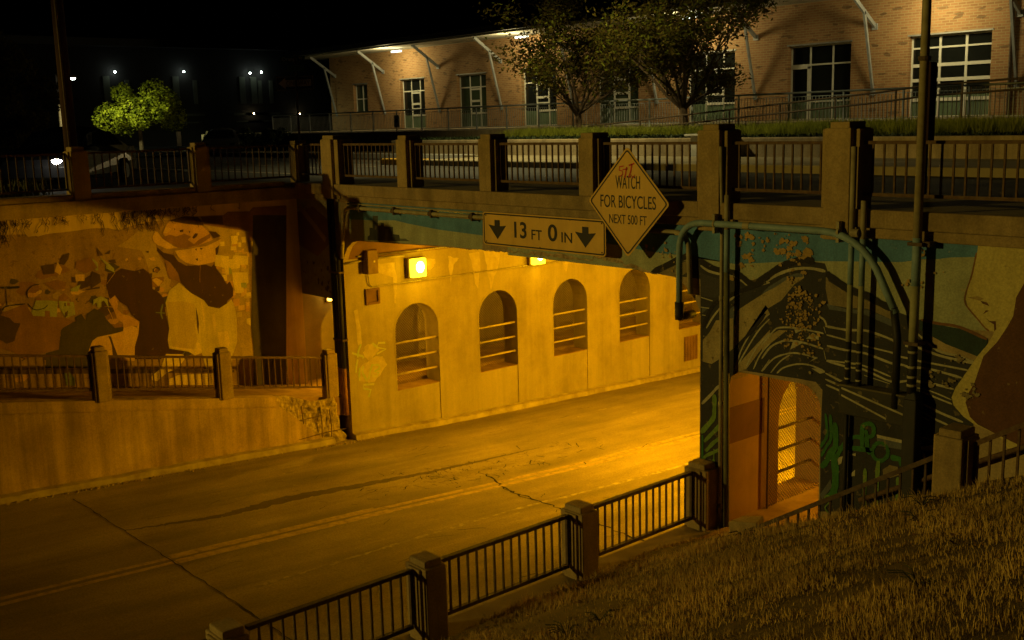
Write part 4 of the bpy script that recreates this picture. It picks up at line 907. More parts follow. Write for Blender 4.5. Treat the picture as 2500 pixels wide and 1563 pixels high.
tag(mb.build('path', floor_m), 'sloping footpath between the low wall and the painted wall', 'path', kind='structure')
# low wall below the walkway railing, its end broken away
lw = thing('low_wall', (-.1, -6, 0), 'low stained concrete wall along the far side of the road with a broken end', 'wall')
mb = MB(); yl = [-30,-24,-18] + list(np.arange(-14,-1.99,.5)) + [-1.95]
for a, b in zip(yl[:-1], yl[1:]):
    mb.hexa([(-.2,a,zr(a)-.6),(-.012,a,zr(a)-.6),(-.012,b,zr(b)-.6),(-.2,b,zr(b)-.6)],[(-.2,a,cz(a)-.2),(-.012,a,cz(a)-.2),(-.012,b,cz(b)-.2),(-.2,b,cz(b)-.2)])
brk = [(-1.95,zr(-1.95)-.6)] + [(-.72,zr(-.7)-.6),(-.72,.06)]
for i in range(1, 24):
    u = i/24; brk.append((-.78-.86*u**1.1+.06*noise.noise(Vector((u*9,1,0)))+.03*noise.noise(Vector((u*31,2,0))), .06+(cz(-1.6)-.26)*u))
brk += [(-1.66,cz(-1.66)-.2),(-1.95,cz(-1.95)-.2)]
extrude_poly(mb, [(-.2,a,b) for a,b in brk], (.188,0,0))
mb.build('wall', lowwall_m, lw)
mb = MB(); yl2 = [-30,-20,-14] + list(np.arange(-12,-1.99,.5)) + [-1.85]
for a, b in zip(yl2[:-1], yl2[1:]):
    mb.hexa([(-.24,a,cz(a)-.2),(.02,a,cz(a)-.2),(.02,b,cz(b)-.2),(-.24,b,cz(b)-.2)],[(-.24,a,cz(a)),(.02,a,cz(a)),(.02,b,cz(b)),(-.24,b,cz(b))])
brk2 = [(-1.85,cz(-1.85)-.2),(-1.66,cz(-1.66)-.2),(-1.70,cz(-1.7)-.15),(-1.66,cz(-1.66)-.11),(-1.74,cz(-1.74)-.06),(-1.70,cz(-1.7)),(-1.85,cz(-1.85))]
extrude_poly(mb, [(-.24,a,b) for a,b in brk2], (.26,0,0))
mb.build('coping', lowwall_m, lw)
mb = MB()                            # hollowed, broken end with rough faces
def rough(u, v):
    y = -1.85 + u*1.70; zt_ = cz(y) - .02 - .12*max(0,min(1,(u-.25)*3))*max(0,1-abs(u-.55)*2.5)
    zb = zr(y)-.25; z = zb + (zt_-zb)*v
    n1 = noise.fractal(Vector((y*4,z*4,1)), 1.0, 2.0, 5)
    x = -.105 + .075*n1 + .16*max(0,.30-v)**1.2*3 - .02*math.sin(v*6)
    if u > .86: x -= (u-.86)*1.4*v
    y += .07*noise.noise(Vector((z*5,y*3,2)))*(1 if u > .7 else .2) + (.12*max(0,.35-v)/.35 if u > .8 else 0)
    return (x, y, z)
mb.sheet(rough, list(np.linspace(0,1,60)), list(np.linspace(0,1,44)))
mb.sheet(lambda u, v: (rough(u,1)[0]*(1-v)-.24*v, rough(u,1)[1], rough(u,1)[2]+.02*noise.noise(Vector((u*20,v*6,0)))), list(np.linspace(0,1,44)), list(np.linspace(0,1,6)))
mb.build('broken_end', rubble_m, lw)
mb = MB()
for y, z0, z1 in ((-1.15,.12,.82),(-.72,.0,.72),(-.50,-.05,.62)): mb.tube([(-.03,y,z0),(-.02,y+.01,(z0+z1)/2),(-.035,y-.01,z1)], .010, 6)
mb.tube([(-.02,-1.3,.13),(.0,-.6,.16),(-.01,-.16,.14)], .010, 6); mb.tube([(-.03,-1.35,.52),(-.03,-.7,.53)], .009, 6)
mb.build_each('reinforcing_bar', rust_m, lw)

# ------------------------------------------------------------------ near kerb wall, grass bank, steps
mb = MB(); mb.box(WR, -40, -.5, 9.98, -.0005, .62); mb.build('x', concrete) if False else None
kw = mb.build('kerb_wall', mat('near_kerb', (.24,.185,.095), (.15,.11,.055), 2, 8, .9, .4, 60), bevel=.02)
tag(kw, 'low concrete kerb wall carrying the roadside railing beside the grass', 'wall')
def inwell(x, y): return y > -1.36 and x > 9.9
mb = MB(); gx = list(np.arange(9.95, 22.01, .25)) + [24,30,60]; gy = [-60,-40,-26] + list(np.arange(-20, -1.35, .25)) + [-1.36]
mb.sheet(lambda x, y: (x, y, zg(x,y)), gx, gy)
tag(mb.build('terrain', soil_m, smooth=True), 'bare earth of the sloping grass bank', 'ground', kind='structure')
mb = MB(); mb.box(9.95, -1.36, .0, 24, -.0, .69)
for i in range(22):
    x0 = 11.7+i*.29; mb.box(x0, -1.36, .69, 24, -.004, .69+.178*(i+1)-.0007*i)
tag(mb.build('steps', floor_m), 'concrete steps climbing from the passage doorway along the painted face', 'steps')
mb = MB()
mb.hexa([(11.0,-1.56,.3),(24,-1.56,.3),(24,-1.361,.3),(11.0,-1.361,.3)], [(11.0,-1.56,zg(11,-1.5)-.03),(24,-1.56,4.9),(24,-1.361,4.9),(11.0,-1.361,zg(11,-1.5)-.03)])
tag(mb.build('stair_wall', concrete), 'low concrete wall between the steps and the grass', 'wall')
mb = MB(); mb.hexa([(10.80,-1.12,.9),(11.16,-1.10,.95),(11.12,-.85,.95),(10.84,-.88,.9)], [(10.78,-1.15,1.27),(11.18,-1.08,1.33),(11.12,-.84,1.36),(10.82,-.9,1.29)])
o = mb.build('concrete_slab', post_m, bevel=.02); tag(o, 'loose broken concrete slab lying at the crest of the grass by the doorway', 'slab')
# grass blades
def grass_mesh():
    N = 340000
    # more blades where the bank is near the viewer, still one real field over the whole slope
    x = np.random.uniform(9.85, 19.5, N*2); y = np.random.uniform(-13.0, -1.0, N*2)
    d = np.sqrt((x-19.1)**2 + (y+11.84)**2)
    keep = np.random.rand(N*2) < np.clip(1.25 - d/16.0, .42, 1.0)
    lim = np.where(x < 11.1, -.30 - (x-9.85)*.75, -1.40)
    keep &= (y < lim) & (d > 1.2)
    x = x[keep][:N]; y = y[keep][:N]; n = len(x)
    cl = np.array([noise.noise(Vector((a*.9, b*.9, 7))) for a, b in zip(x, y)])
    cl2 = np.array([noise.noise(Vector((a*3.1, b*3.1, 9))) for a, b in zip(x, y)])
    dn = np.random.rand(n) < np.clip(.68 + cl*1.7 + cl2*1.7, .05, 1)
    x, y, cl, cl2 = x[dn], y[dn], cl[dn], cl2[dn]; n = len(x)
    z = np.array([zg(a, b) if b < -1.36 or a > 24 else zg(a, b)-.1*(b+1.36) for a, b in zip(x, y)])
    h = np.random.gamma(3.2, .0125, n) * (1 + .9*np.clip(cl,-.5,.8) + .4*cl2); h = np.clip(h, .02, .24)
    w = np.random.uniform(.0013, .0032, n); az = np.random.uniform(0, 2*np.pi, n)
    la = np.random.uniform(0, 2*np.pi, n); lean = np.random.gamma(2, .16, n)*h
    lx = np.cos(la)*lean - .15*h; ly = np.sin(la)*lean
    dx, dy = np.cos(az)*w, np.sin(az)*w
    V = np.empty((n, 5, 3), np.float32)
    V[:,0] = np.stack([x-dx, y-dy, z-.01], 1); V[:,1] = np.stack([x+dx, y+dy, z-.01], 1)
    V[:,2] = np.stack([x+lx*.4+dx*.8, y+ly*.4+dy*.8, z+h*.6], 1); V[:,3] = np.stack([x+lx*.4-dx*.8, y+ly*.4-dy*.8, z+h*.6], 1)
    V[:,4] = np.stack([x+lx, y+ly, z+h*.97], 1)
    base = (np.arange(n)*5)[:,None]
    quads = base + np.array([0,1,2,3]); tris = base + np.array([3,2,4])
    me = bpy.data.meshes.new('dry_grass'); me.vertices.add(n*5); me.vertices.foreach_set('co', V.ravel())
    me.loops.add(n*7); me.polygons.add(n*2)
    li = np.empty((n,7), np.int32); li[:,:4] = quads; li[:,4:] = tris
    me.loops.foreach_set('vertex_index', li.ravel())
    ls = np.empty((n,2), np.int32); ls[:,0] = np.arange(n)*7; ls[:,1] = np.arange(n)*7+4
    me.polygons.foreach_set('loop_start', ls.ravel()); 
    me.update(calc_edges=True); me.validate()
    me.materials.append(grass_m)
    o = bpy.data.objects.new('dry_grass', me); COL.objects.link(o)
    return tag(o, 'dry straw coloured grass covering the near bank', 'grass', kind='stuff')
grass_mesh()
mb = MB()
for k in range(9):                    # darker weeds and sticks lying in the grass
    x = random.uniform(10.3,17); y = random.uniform(-8,-1.7)
    for i in range(14):
        a = random.uniform(0,6.28); l = random.uniform(.06,.2); z = zg(x,y)
        mb.tube([(x,y,z),(x+l*.5*math.cos(a),y+l*.5*math.sin(a),z+l*.5),(x+l*math.cos(a),y+l*math.sin(a),z+l*.45)], .005, 3, cap=False)
tag(mb.build('weeds', mat('weed', (.035,.04,.012), None, 6, 3, .9, 0)), 'low dark weeds growing here and there in the dry grass', 'weeds', kind='stuff')

mb = MB()
for k in range(420):                  # dead leaves and scraps caught in the grass
    x, y = random.uniform(10,17), random.uniform(-9,-1.7); z = zg(x,y)+random.uniform(.02,.05); a = random.uniform(0,6.28); s_ = random.uniform(.012,.035)
    p = [(x+s_*math.cos(a+q), y+s_*.6*math.sin(a+q), z+random.uniform(-.012,.012)) for q in (0,1.57,3.14,4.71)]
    mb.add(p, [(0,1,2,3)])
tag(mb.build('fallen_leaves', mat('dead_leaf', (.22,.12,.04), (.10,.05,.02), 9, 3, .9, 0)), 'dead leaves and scraps lying in the dry grass', 'leaf litter', kind='stuff')
# ------------------------------------------------------------------ signs
def plate(pts, thick=.006): 
    mb = MB(); extrude_poly(mb, pts, (0,thick,0)); return mb
def rrect(x0, x1, z0, z1, r, y, n=6):
    out = []
    for cx_, cz_, a0 in ((x1-r,z1-r,0),(x0+r,z1-r,90),(x0+r,z0+r,180),(x1-r,z0+r,270)):
        for i in range(n+1):
            a = R(a0+90*i/n); out.append((cx_+r*math.cos(a), y, cz_+r*math.sin(a)))
    return out
def frame_strip(mb, outer, inner, mi=0):
    n = len(outer); mb.add(list(outer)+list(inner), [(i,(i+1)%n,(i+1)%n+n,i+n) for i in range(n)], mi)
cs = thing('clearance_sign', (6.32, -.24, 4.37), 'wide yellow clearance sign reading 13 ft 0 in between two arrows', 'road sign')
x0, x1, z0, z1, y = 4.88, 7.76, 4.37, 4.925, -.24
plate(rrect(x0,x1,z0,z1,.06,y)).build('plate', sign_o, cs)
mb = MB(); frame_strip(mb, rrect(x0+.018,x1-.018,z0+.018,z1-.018,.05,y-.003), rrect(x0+.040,x1-.040,z0+.040,z1-.040,.035,y-.003)); mb.build('border', sign_k, cs)
mb = MB()
def arrow_down(cx_, top, s_):
    return [(cx_-.09*s_,y-.003,top),(cx_-.09*s_,y-.003,top-.13*s_),(cx_-.30*s_,y-.003,top-.11*s_),(cx_,y-.003,top-.42*s_),(cx_+.30*s_,y-.003,top-.11*s_),(cx_+.09*s_,y-.003,top-.13*s_),(cx_+.09*s_,y-.003,top)]
for cx_ in (5.25, 7.33):
    p = arrow_down(cx_, 4.80, .76); mb.add(p, [list(range(7))])
mb.build_each('arrow', sign_k, cs)
mb = MB()
text_faces(mb, '13', (5.68,y-.003,4.53), (1,0,0), (0,0,1), .30, .27, bold=.02)
text_faces(mb, 'FT', (6.10,y-.003,4.53), (1,0,0), (0,0,1), .25, .16, bold=.008)
text_faces(mb, '0', (6.49,y-.003,4.53), (1,0,0), (0,0,1), .215, .27, bold=.02)
text_faces(mb, 'IN', (6.80,y-.003,4.53), (1,0,0), (0,0,1), .24, .16, bold=.008)
mb.build('lettering', sign_k, cs)
mb = MB()
for (bx,bz) in [(4.96,4.87),(4.96,4.43),(7.68,4.87),(7.68,4.43),(5.6,4.89),(6.3,4.89),(7.0,4.89),(6.3,4.41)]: mb.tube([(bx,y-.008,bz),(bx,y+.001,bz)], .012, 8)
for bx in (5.5,7.1): mb.box(bx-.02, y+.006, 4.45, bx+.02, -.0, 4.5); mb.box(bx-.02, y+.006, 4.8, bx+.02, -.0, 4.85)
mb.build_each('bolt', iron_m, cs)
ds = thing('warning_sign', (8.27, -.3, 4.41), 'yellow diamond sign reading watch for bicycles with red scrawl on its top corner', 'road sign')
y = -.31; cx0, cz0, hd = 8.275, 5.21, .80
def diamond(h, r, yy, n=6):
    out = []
    for k in range(4):
        a0 = 90*k; a = R(a0); vx, vz = math.cos(a), math.sin(a); d = h - r*math.sqrt(2)
        for i in range(n+1):
            t = R(a0-45+90*i/n); out.append((cx0+vx*d+r*math.cos(t), yy, cz0+vz*d+r*math.sin(t)))
    return out
plate(diamond(hd,.05,y)).build('plate', sign_o, ds)
mb = MB(); frame_strip(mb, diamond(hd-.035,.045,y-.003), diamond(hd-.065,.035,y-.003)); mb.build('border', sign_k, ds)
mb = MB()
text_faces(mb, 'WATCH', (cx0-.235,y-.003,cz0+.195), (1,0,0), (0,0,1), .48, .19, bold=.006)
text_faces(mb, 'FOR BICYCLES', (cx0-.545,y-.003,cz0-.085), (1,0,0), (0,0,1), 1.09, .185, bold=.004)
text_faces(mb, 'NEXT 500 FT', (cx0-.37,y-.003,cz0-.315), (1,0,0), (0,0,1), .74, .135, bold=.002)
mb.build('lettering', sign_k, ds)
mb = MB()
def scr(pts, w=.018):
    vs = []
    for i,p in enumerate(pts):
        a = Vector(pts[max(i-1,0)]); b = Vector(pts[min(i+1,len(pts)-1)]); d = (b-a).normalized()
        vs += [(cx0+p[0]-d.y*w/2, y-.004, cz0+p[1]+d.x*w/2),(cx0+p[0]+d.y*w/2, y-.004, cz0+p[1]-d.x*w/2)]
    mb.add(vs, [(2*i,2*i+1,2*i+3,2*i+2) for i in range(len(pts)-1)])
scr([(-.07,.52),(-.15,.51),(-.16,.46),(-.10,.45),(-.09,.40),(-.15,.37)]); scr([(-.01,.51),(-.03,.42),(-.05,.35)],.022); scr([(-.09,.47),(.01,.48)]); scr([(.03,.53),(.14,.56)],.024); scr([(.09,.55),(.07,.45),(.03,.36)],.026); scr([(.07,.40),(.10,.35),(.15,.40)],.014)
mb.build('scrawl', sign_r, ds)
mb = MB(); mb.box(cx0-.03, y+.006, 4.6, cx0+.03, -.17, 4.66); mb.box(cx0-.03, y+.006, 4.5, cx0+.03, y+.03, 5.9); mb.box(cx0-.03,y+.006,5.08,cx0+.03,-.165,5.14); mb.build_each('bracket', iron_m, ds)
# one way sign with street name blades, behind the corner post
ow = thing('one_way_sign', (-2.3, .45, 5.23), 'dim one way sign under street name blades on a thin post at the bridge corner', 'road sign')
px_, py_ = -2.30, .45
mb = MB(); mb.tube([(px_,py_+.03,5.2),(px_,py_+.03,7.98)], .022, 8); mb.build('post', iron_m, ow)
dv = Vector((.82,.57,0)); 
def O(u, v, off=0): return (px_-.06+dv.x*u+dv.y*off*-1*-1*0 + off*.57*-0 + off*.57, py_+dv.y*u - off*.82, v)
def rect(mb, u0, u1, v0, v1, off, mi=0):
    mb.add([O(u0,v0,off),O(u1,v0,off),O(u1,v1,off),O(u0,v1,off)], [(0,1,2,3)], mi)
Z0 = 7.20
mb = MB(); mb.hexa([O(-.42,Z0,0),O(.48,Z0,0),O(.48,Z0,-.006),O(-.42,Z0,-.006)],[O(-.42,Z0+.31,0),O(.48,Z0+.31,0),O(.48,Z0+.31,-.006),O(-.42,Z0+.31,-.006)]); mb.build('plate', sign_k, ow)
mb = MB()
mb.add([O(-.36,Z0+.155,.003),O(-.19,Z0+.03,.003),O(-.19,Z0+.085,.003),O(.42,Z0+.085,.003),O(.42,Z0+.225,.003),O(-.19,Z0+.225,.003),O(-.19,Z0+.28,.003)], [list(range(7))])
for a_ in ((-.405,.465,.013,.02),(-.405,.465,.29,.297)): rect(mb, a_[0], a_[1], Z0+a_[2], Z0+a_[3], .003)
rect(mb, -.405, -.398, Z0+.013, Z0+.297, .003); rect(mb, .458, .465, Z0+.013, Z0+.297, .003)
mb.build('arrow', sign_w, ow)
mb = MB(); text_faces(mb, 'ONE WAY', O(-.17,Z0+.103,.005), tuple(dv), (0,0,1), .56, .105, bold=.01); mb.build('lettering', sign_k, ow)
mb = MB(); mb.hexa([O(-.30,7.78,0),O(.30,7.78,0),O(.30,7.78,-.004),O(-.30,7.78,-.004)],[O(-.30,7.93,0),O(.30,7.93,0),O(.30,7.93,-.004),O(-.30,7.93,-.004)])
mb.hexa([(px_-.12,py_-.11,7.60),(px_+.22,py_+.12,7.60),(px_+.22,py_+.124,7.60),(px_-.12,py_-.106,7.60)],[(px_-.12,py_-.11,7.74),(px_+.22,py_+.12,7.74),(px_+.22,py_+.124,7.74),(px_-.12,py_-.106,7.74)]); mb.build_each('name_blade', sign_g, ow)
mb = MB(); text_faces(mb, 'Orange', O(-.24,7.81,.003), tuple(dv), (0,0,1), .36, .10); text_faces(mb, 'St', O(.16,7.86,.003), tuple(dv), (0,0,1), .08, .05); mb.build('lettering', sign_w, ow)

# ------------------------------------------------------------------ conduits, boxes, poles on the bridge
def bend(p0, p1, p2, r, n=7):         # rounded corner at p1
    p0, p1, p2 = map(Vector, (p0,p1,p2)); a = (p0-p1).normalized(); b = (p2-p1).normalized()
    s_ = p1+a*r; e = p1+b*r; return [tuple((1-t)**2*s_ + 2*t*(1-t)*p1 + t*t*e) for t in [i/n for i in range(n+1)]]
def pipe(name, pts, r, m, label, cat='conduit', group='conduits fixed to the bridge', n=10):
    mb = MB(); mb.tube(pts, r, n)
    for a, b in zip(pts[:-1], pts[1:]):
        a, b = Vector(a), Vector(b)
        for k in range(1, int((b-a).length/1.5)+1):
            c = a+(b-a).normalized()*1.5*k-(b-a).normalized()*.4; mb.tube([c, c+(b-a).normalized()*.07], r*1.3, n)
    o = mb.build(name, m, smooth=True); return tag(o, label, cat, group)
t = thing('looped_pipe', (10.8,-.2,4.0), 'big grey green pipe looping over the tops of the two tall pilasters', 'pipe')
yp = -.185
A = [(9.14,yp,3.80)] + bend((9.14,yp,3.80),(9.14,yp,4.97),(12.55,yp,4.97),.42) + bend((9.14,yp,4.97),(12.02,yp,4.97),(12.42,yp,4.1),.62) + [(12.47,yp,4.05)]
mb = MB(); mb.tube(A, .046, 14); mb.build('upper_run', conduit_t, t, smooth=True)
mb = MB(); mb.tube([(12.44,yp,4.12),(12.5,yp,3.75),(12.5,yp,2.9)], .046, 14); mb.build('lower_run', conduit_b, t, smooth=True)
mb = MB(); mb.tube([(9.14,yp,3.83),(9.14,yp,3.64),(9.14,yp,3.58)], [.066,.066,.06], 12); mb.tube([(9.14,yp,3.62),(9.14,0.12,3.62)], .06, 12); mb.build('elbow', conduit_b, t, smooth=True)
mb = MB()
for x in (9.75, 11.66):
    mb.box(x-.02,-.20,4.84,x+.02,-.0,5.10); mb.tube([(x,yp,4.97),(x+.03,yp,4.97)], .054, 12)
for x in (10.25, 11.85): mb.tube([(x,yp,4.97),(x+.1,yp,4.97)], .052, 12)
mb.build_each('clamp', conduit_m, t)
pipe('conduit', [(9.79,-.06,-.2),(9.79,-.06,4.8),(9.79,-.10,6.0)], .028, conduit_m, 'thin vertical conduit hugging the left tall pilaster beside the doorway')
t = thing('riser_conduit', (9.88,-.1,.6), 'taller vertical conduit right of the left pilaster, painted with the mountain mural', 'conduit', 'conduits fixed to the bridge')
mb = MB(); mb.tube([(9.94,-.145,5.36),(9.94,-.145,4.9)], .04, 10); mb.build('cap_end', conduit_m, t, smooth=True)
mb = MB(); mb.tube([(9.94,-.145,4.9),(9.94,-.145,4.32)], .04, 10); mb.build('sky_length', conduit_t, t, smooth=True)
mb = MB(); mb.tube([(9.94,-.145,4.32),(9.94,-.12,2.2),(9.94,-.10,.4)], .04, 10); mb.build('lower_length', mat('conduit_olive',(.16,.16,.08),(.06,.06,.04),2.5,6,.7,.1,60), t, smooth=True)
for (x, lab) in ((11.82,'left of the pair of striped conduits dropping from the right tall pilaster'),(11.98,'right of the pair of striped conduits dropping from the right tall pilaster')):
    t = thing('drop_conduit', (x,-.2,3.2), lab, 'conduit', 'conduits fixed to the bridge')
    top = 6.0 if x < 11.9 else 5.36; yq = -.135 if x < 11.9 else -.145
    mb = MB(); mb.tube([(x,yq,top),(x,yq,4.9)], .036, 10); mb.build('upper_length', conduit_m, t, smooth=True)
    mb = MB(); mb.tube([(x,yq,4.9),(x,yq,4.33)], .036, 10); mb.build('sky_length', conduit_t, t, smooth=True)
    mb = MB(); mb.tube([(x,yq,4.33),(x,yq,3.62)], .036, 10); mb.build('pale_length', mat('conduit_cream',(.32,.32,.20),(.22,.22,.13),5,6,.7,.1,60), t, smooth=True)
    mb = MB(); mb.tube([(x,yq,3.62),(x,yq,3.08)], .036, 10); mb.build('dark_length', conduit_b, t, smooth=True)
    mb = MB()
    for z in (3.5,3.36,3.27,3.14): mb.tube([(x,yq,z),(x,yq,z+.022)], .0375, 10)
    mb.build_each('stripe', paint('white'), t, smooth=True)
t = thing('cable_box', (12.2,-.1,2.6), 'long dark painted cable box on the mural below the striped conduits', 'cable box')
mb = MB(); mb.box(11.74,-.20,2.70,12.72,-.04,3.06); mb.build('case', mat('box_paint',(.035,.033,.028),(.02,.02,.018),4,6,.7,.15,60,c3=(.12,.10,.06)), t, bevel=.012)
mb = MB(); mb.box(11.70,-.22,3.06,12.76,-.03,3.085); mb.build('lid', mat('box_lid',(.12,.105,.06),(.07,.06,.035),5,6,.8,.2,60), t, bevel=.006)
mb = MB()
for (xa,za,xb_,zb_) in ((11.78,3.02,12.68,2.82),(11.78,2.93,12.4,2.74)): 
    mb.add([(xa,-.202,za),(xb_,-.202,zb_),(xb_,-.202,zb_+.025),(xa,-.202,za+.025)], [(0,1,2,3)])
mb.build_each('stripe', paint('white'), t)
t = thing('black_riser', (12.8,-.2,2.2), 'thick black riser box standing below the tall metal pole on the mural', 'cable riser')
mb = MB(); mb.box(12.63,-.24,1.6,12.80,-.06,3.05); mb.build('case', conduit_b, t, bevel=.015)
mb = MB(); mb.hexa([(12.63,-.24,3.05),(12.80,-.24,3.05),(12.80,-.06,3.05),(12.63,-.06,3.05)],[(12.67,-.20,3.14),(12.76,-.20,3.14),(12.76,-.10,3.14),(12.67,-.10,3.14)]); mb.build('tapered_top', conduit_b, t, bevel=.015)
mb = MB(); mb.tube([(11.78,-.07,3.05),(11.78,-.07,.7)], .03, 8); tag(mb.build('down_pipe', conduit_b, smooth=True), 'slim black pipe running down the mural from the cable box to the steps', 'conduit', 'conduits fixed to the bridge')
t = thing('metal_pole', (12.69,-.22,3.1), 'tall grey metal pole strapped to the bridge at its right end', 'pole')
mb = MB(); mb.tube([(12.69,-.165,4.96),(12.69,-.165,11)], .05, 12); mb.build('upper_pole', conduit_m, t, smooth=True)
mb = MB(); mb.tube([(12.69,-.165,4.96),(12.69,-.165,4.40)], .052, 12); mb.build('sky_length', conduit_t, t, smooth=True)
mb = MB(); mb.tube([(12.69,-.165,4.40),(12.69,-.165,3.72)], .053, 12); mb.build('pale_length', mat('conduit_cream',(.32,.32,.20)), t, smooth=True)
mb = MB(); mb.tube([(12.69,-.165,3.72),(12.69,-.16,3.1)], .054, 12); mb.build('dark_length', conduit_b, t, smooth=True)
mb = MB(); mb.box(12.60,-.225,4.87,12.78,-.10,4.91); mb.box(12.74,-.16,4.86,12.84,0,4.92); mb.box(12.60,-.225,3.70,12.78,-.0,3.74); mb.tube([(12.69,-.165,6.95),(12.69,-.165,7.0)], .068, 12); mb.build_each('strap', iron_m, t)
mb = MB()
for z in (3.60,3.42,3.3,3.2): mb.tube([(12.69,-.165,z),(12.69,-.165,z+.03)], .0555, 12)
mb.build_each('stripe', paint('white'), t, smooth=True)
t = thing('dark_post', (10.47,4,5.3), 'short thick dark post standing in the street behind the tall metal pole', 'post')
mb = MB(); mb.box(10.37,3.9,5.9,10.57,4.1,7.12); mb.build('upper_post', wood_m, t, bevel=.02)
mb = MB(); mb.tube([(10.47,4,5.1),(10.47,4,5.92)], .05, 8); mb.build('stub', iron_m, t)
# conduit along the ledge and down the left corner
t = thing('ledge_conduit', (4,-.1,4.9), 'long grey conduit clipped under the bridge ledge and bending down at the left corner', 'conduit', 'conduits fixed to the bridge')
A = [(.36,-.07,3.1)] + bend((.36,-.07,3.1),(.36,-.07,4.80),(9.0,-.07,4.80),.25) + bend((.36,-.07,4.8),(9.08,-.07,4.80),(9.2,-.07,4.4),.3) + [(9.22,-.07,3.9)]
mb = MB(); mb.tube([(.12,-.10,3.75)]+bend((.12,-.10,3.75),(.30,-.10,4.80),(9.0,-.10,4.80),.26)+[(9.0,-.10,4.80)]+bend((8.0,-.10,4.8),(9.22,-.10,4.80),(9.26,-.10,4.3),.22)+[(9.27,-.1,3.95)], .038, 10); mb.build('run', conduit_m, t, smooth=True)
mb = MB()
for k in range(7):
    x = .9+k*1.18; mb.box(x-.018,-.145,4.73,x+.018,-.0,4.875); mb.tube([(x-.09,-.10,4.8),(x-.02,-.10,4.8)], .046, 10)
mb.build_each('clip', iron_m, t)
pipe('conduit', [(.4,-.075,4.87),(7.6,-.075,4.87)], .018, conduit_m, 'thinner conduit running just above the long ledge conduit')
labs = ['left of the three black pipes running down the left bridge corner','middle of the three black pipes running down the left bridge corner','right of the three black pipes running down the left bridge corner']
for k, (xx, zt) in enumerate(((-.30,5.0),(-.17,5.0),(-.04,3.7))):
    t = thing('corner_pipe', (xx,-.08,.85), labs[k], 'conduit', 'pipes on the left bridge corner')
    mb = MB(); mb.tube([(xx,-.09,zt),(xx,-.09,1.42)], .042, 10); mb.build('black_length', conduit_b, t, smooth=True)
    mb = MB(); mb.tube([(xx,-.09,1.42),(xx,-.09,.42)], .043, 10); mb.build('rusty_length', conduit_o, t, smooth=True)
    mb = MB(); mb.box(xx-.06,-.13,3.42,xx+.06,0,3.46); mb.box(xx-.06,-.13,2.0,xx+.06,0,2.04); mb.build_each('strap', iron_m, t)
t = thing('junction_box', (.15,.56,3.4), 'rusty steel junction box on the tunnel wall left of the first lamp', 'junction box')
mb = MB(); mb.box(.0,.45,3.36,.20,.72,3.86); mb.build('case', box_m, t, bevel=.01)
mb = MB(); mb.box(.2,.46,3.37,.212,.71,3.85); mb.build('door', box_m, t, bevel=.004)
mb = MB(); mb.box(.213,.60,3.60,.216,.64,3.64); mb.build('sticker', sign_w, t)
pipe('conduit', [(.05,.30,3.74),(.05,.46,3.74)], .02, conduit_m, 'short stub of conduit entering the junction box from the left')
pipe('conduit', [(.06,-.02,3.62),(.06,.46,3.64)], .02, conduit_m, 'short conduit from the corner pipes into the junction box')
pipe('conduit', [(.05,.72,3.66),(.05,1.5,3.64)], .022, conduit_m, 'conduit joining the junction box to the first tunnel lamp')
pipe('conduit', [(.06,.72,3.74),(.06,14,3.62)], .022, conduit_m, 'long conduit high along the tunnel wall under the ceiling')
pipe('conduit', [(.05,.55,3.36)]+bend((.05,.55,3.36),(.05,.58,3.06),(.05,1.2,3.08),.14)+[(.05,14,3.03)], .014, conduit_m, 'thin cable pipe sagging from the junction box along the tunnel wall below the lamps')

# ------------------------------------------------------------------ lamps in the tunnel and the footways
def wall_lamp(x, y, z, side, label, power, col=SODIUM, yd=0, cone=150):
    t = thing('wall_lamp', (x,y,z), label, 'wall lamp', 'sodium wall lamps of the underpass')
    s_ = 1 if side > 0 else -1
    mb = MB(); mb.box(x, y-.22, z-.22, x+s_*.10, y+.20, z+.22); mb.build('housing', box_m, t, bevel=.01)
    mb = MB(); mb.box(x+s_*.10, y-.18, z-.20, x+s_*.22, y+.19, z+.20); mb.build('lens', LENS, t, bevel=.02)
    mb = MB()
    mb.sheet(lambda a, b: (x+s_*.225, y+.02+.10*b*math.cos(a), z+.02+.12*b*math.sin(a)), list(np.linspace(0,2*math.pi,17)), [0,.6,1.0])
    mb.build('bulb', LENSHOT, t)
    lo = lamp('sodium_light', (x+s_*.30, y+.02, z-.02), power*1.15, col, .14, t, cone, (s_,yd,-.38))
    if cone < 160: lo.data.spot_blend = 1.0
    lamp('sodium_spill', (x+s_*.42, y+.02, z-.02), power*.05, col, .14, t)
    return t
wall_lamp(.0, 1.76, 3.36, 1, 'first glowing sodium lamp in the tunnel, fully in view right of the junction box', P_TUNNEL)
wall_lamp(.0, 5.25, 3.27, 1, 'second glowing sodium lamp, half hidden by the clearance sign', P_TUNNEL)
for k, y in enumerate((8.75, 12.25, 16)): wall_lamp(.0, y, 3.3, 1, ['third','fourth','fifth'][k]+' sodium lamp along the far tunnel wall, hidden behind the bridge face', P_TUNNEL)
for k, y in enumerate((5.0, 11.5, 18)): wall_lamp(WR, y, 3.33, -1, ['first','second','third'][k]+' sodium lamp on the near tunnel wall, out of sight behind the abutment', P_TUNNEL*(6.6 if k == 0 else 2.7), yd=-.30 if k == 0 else 0, cone=150)
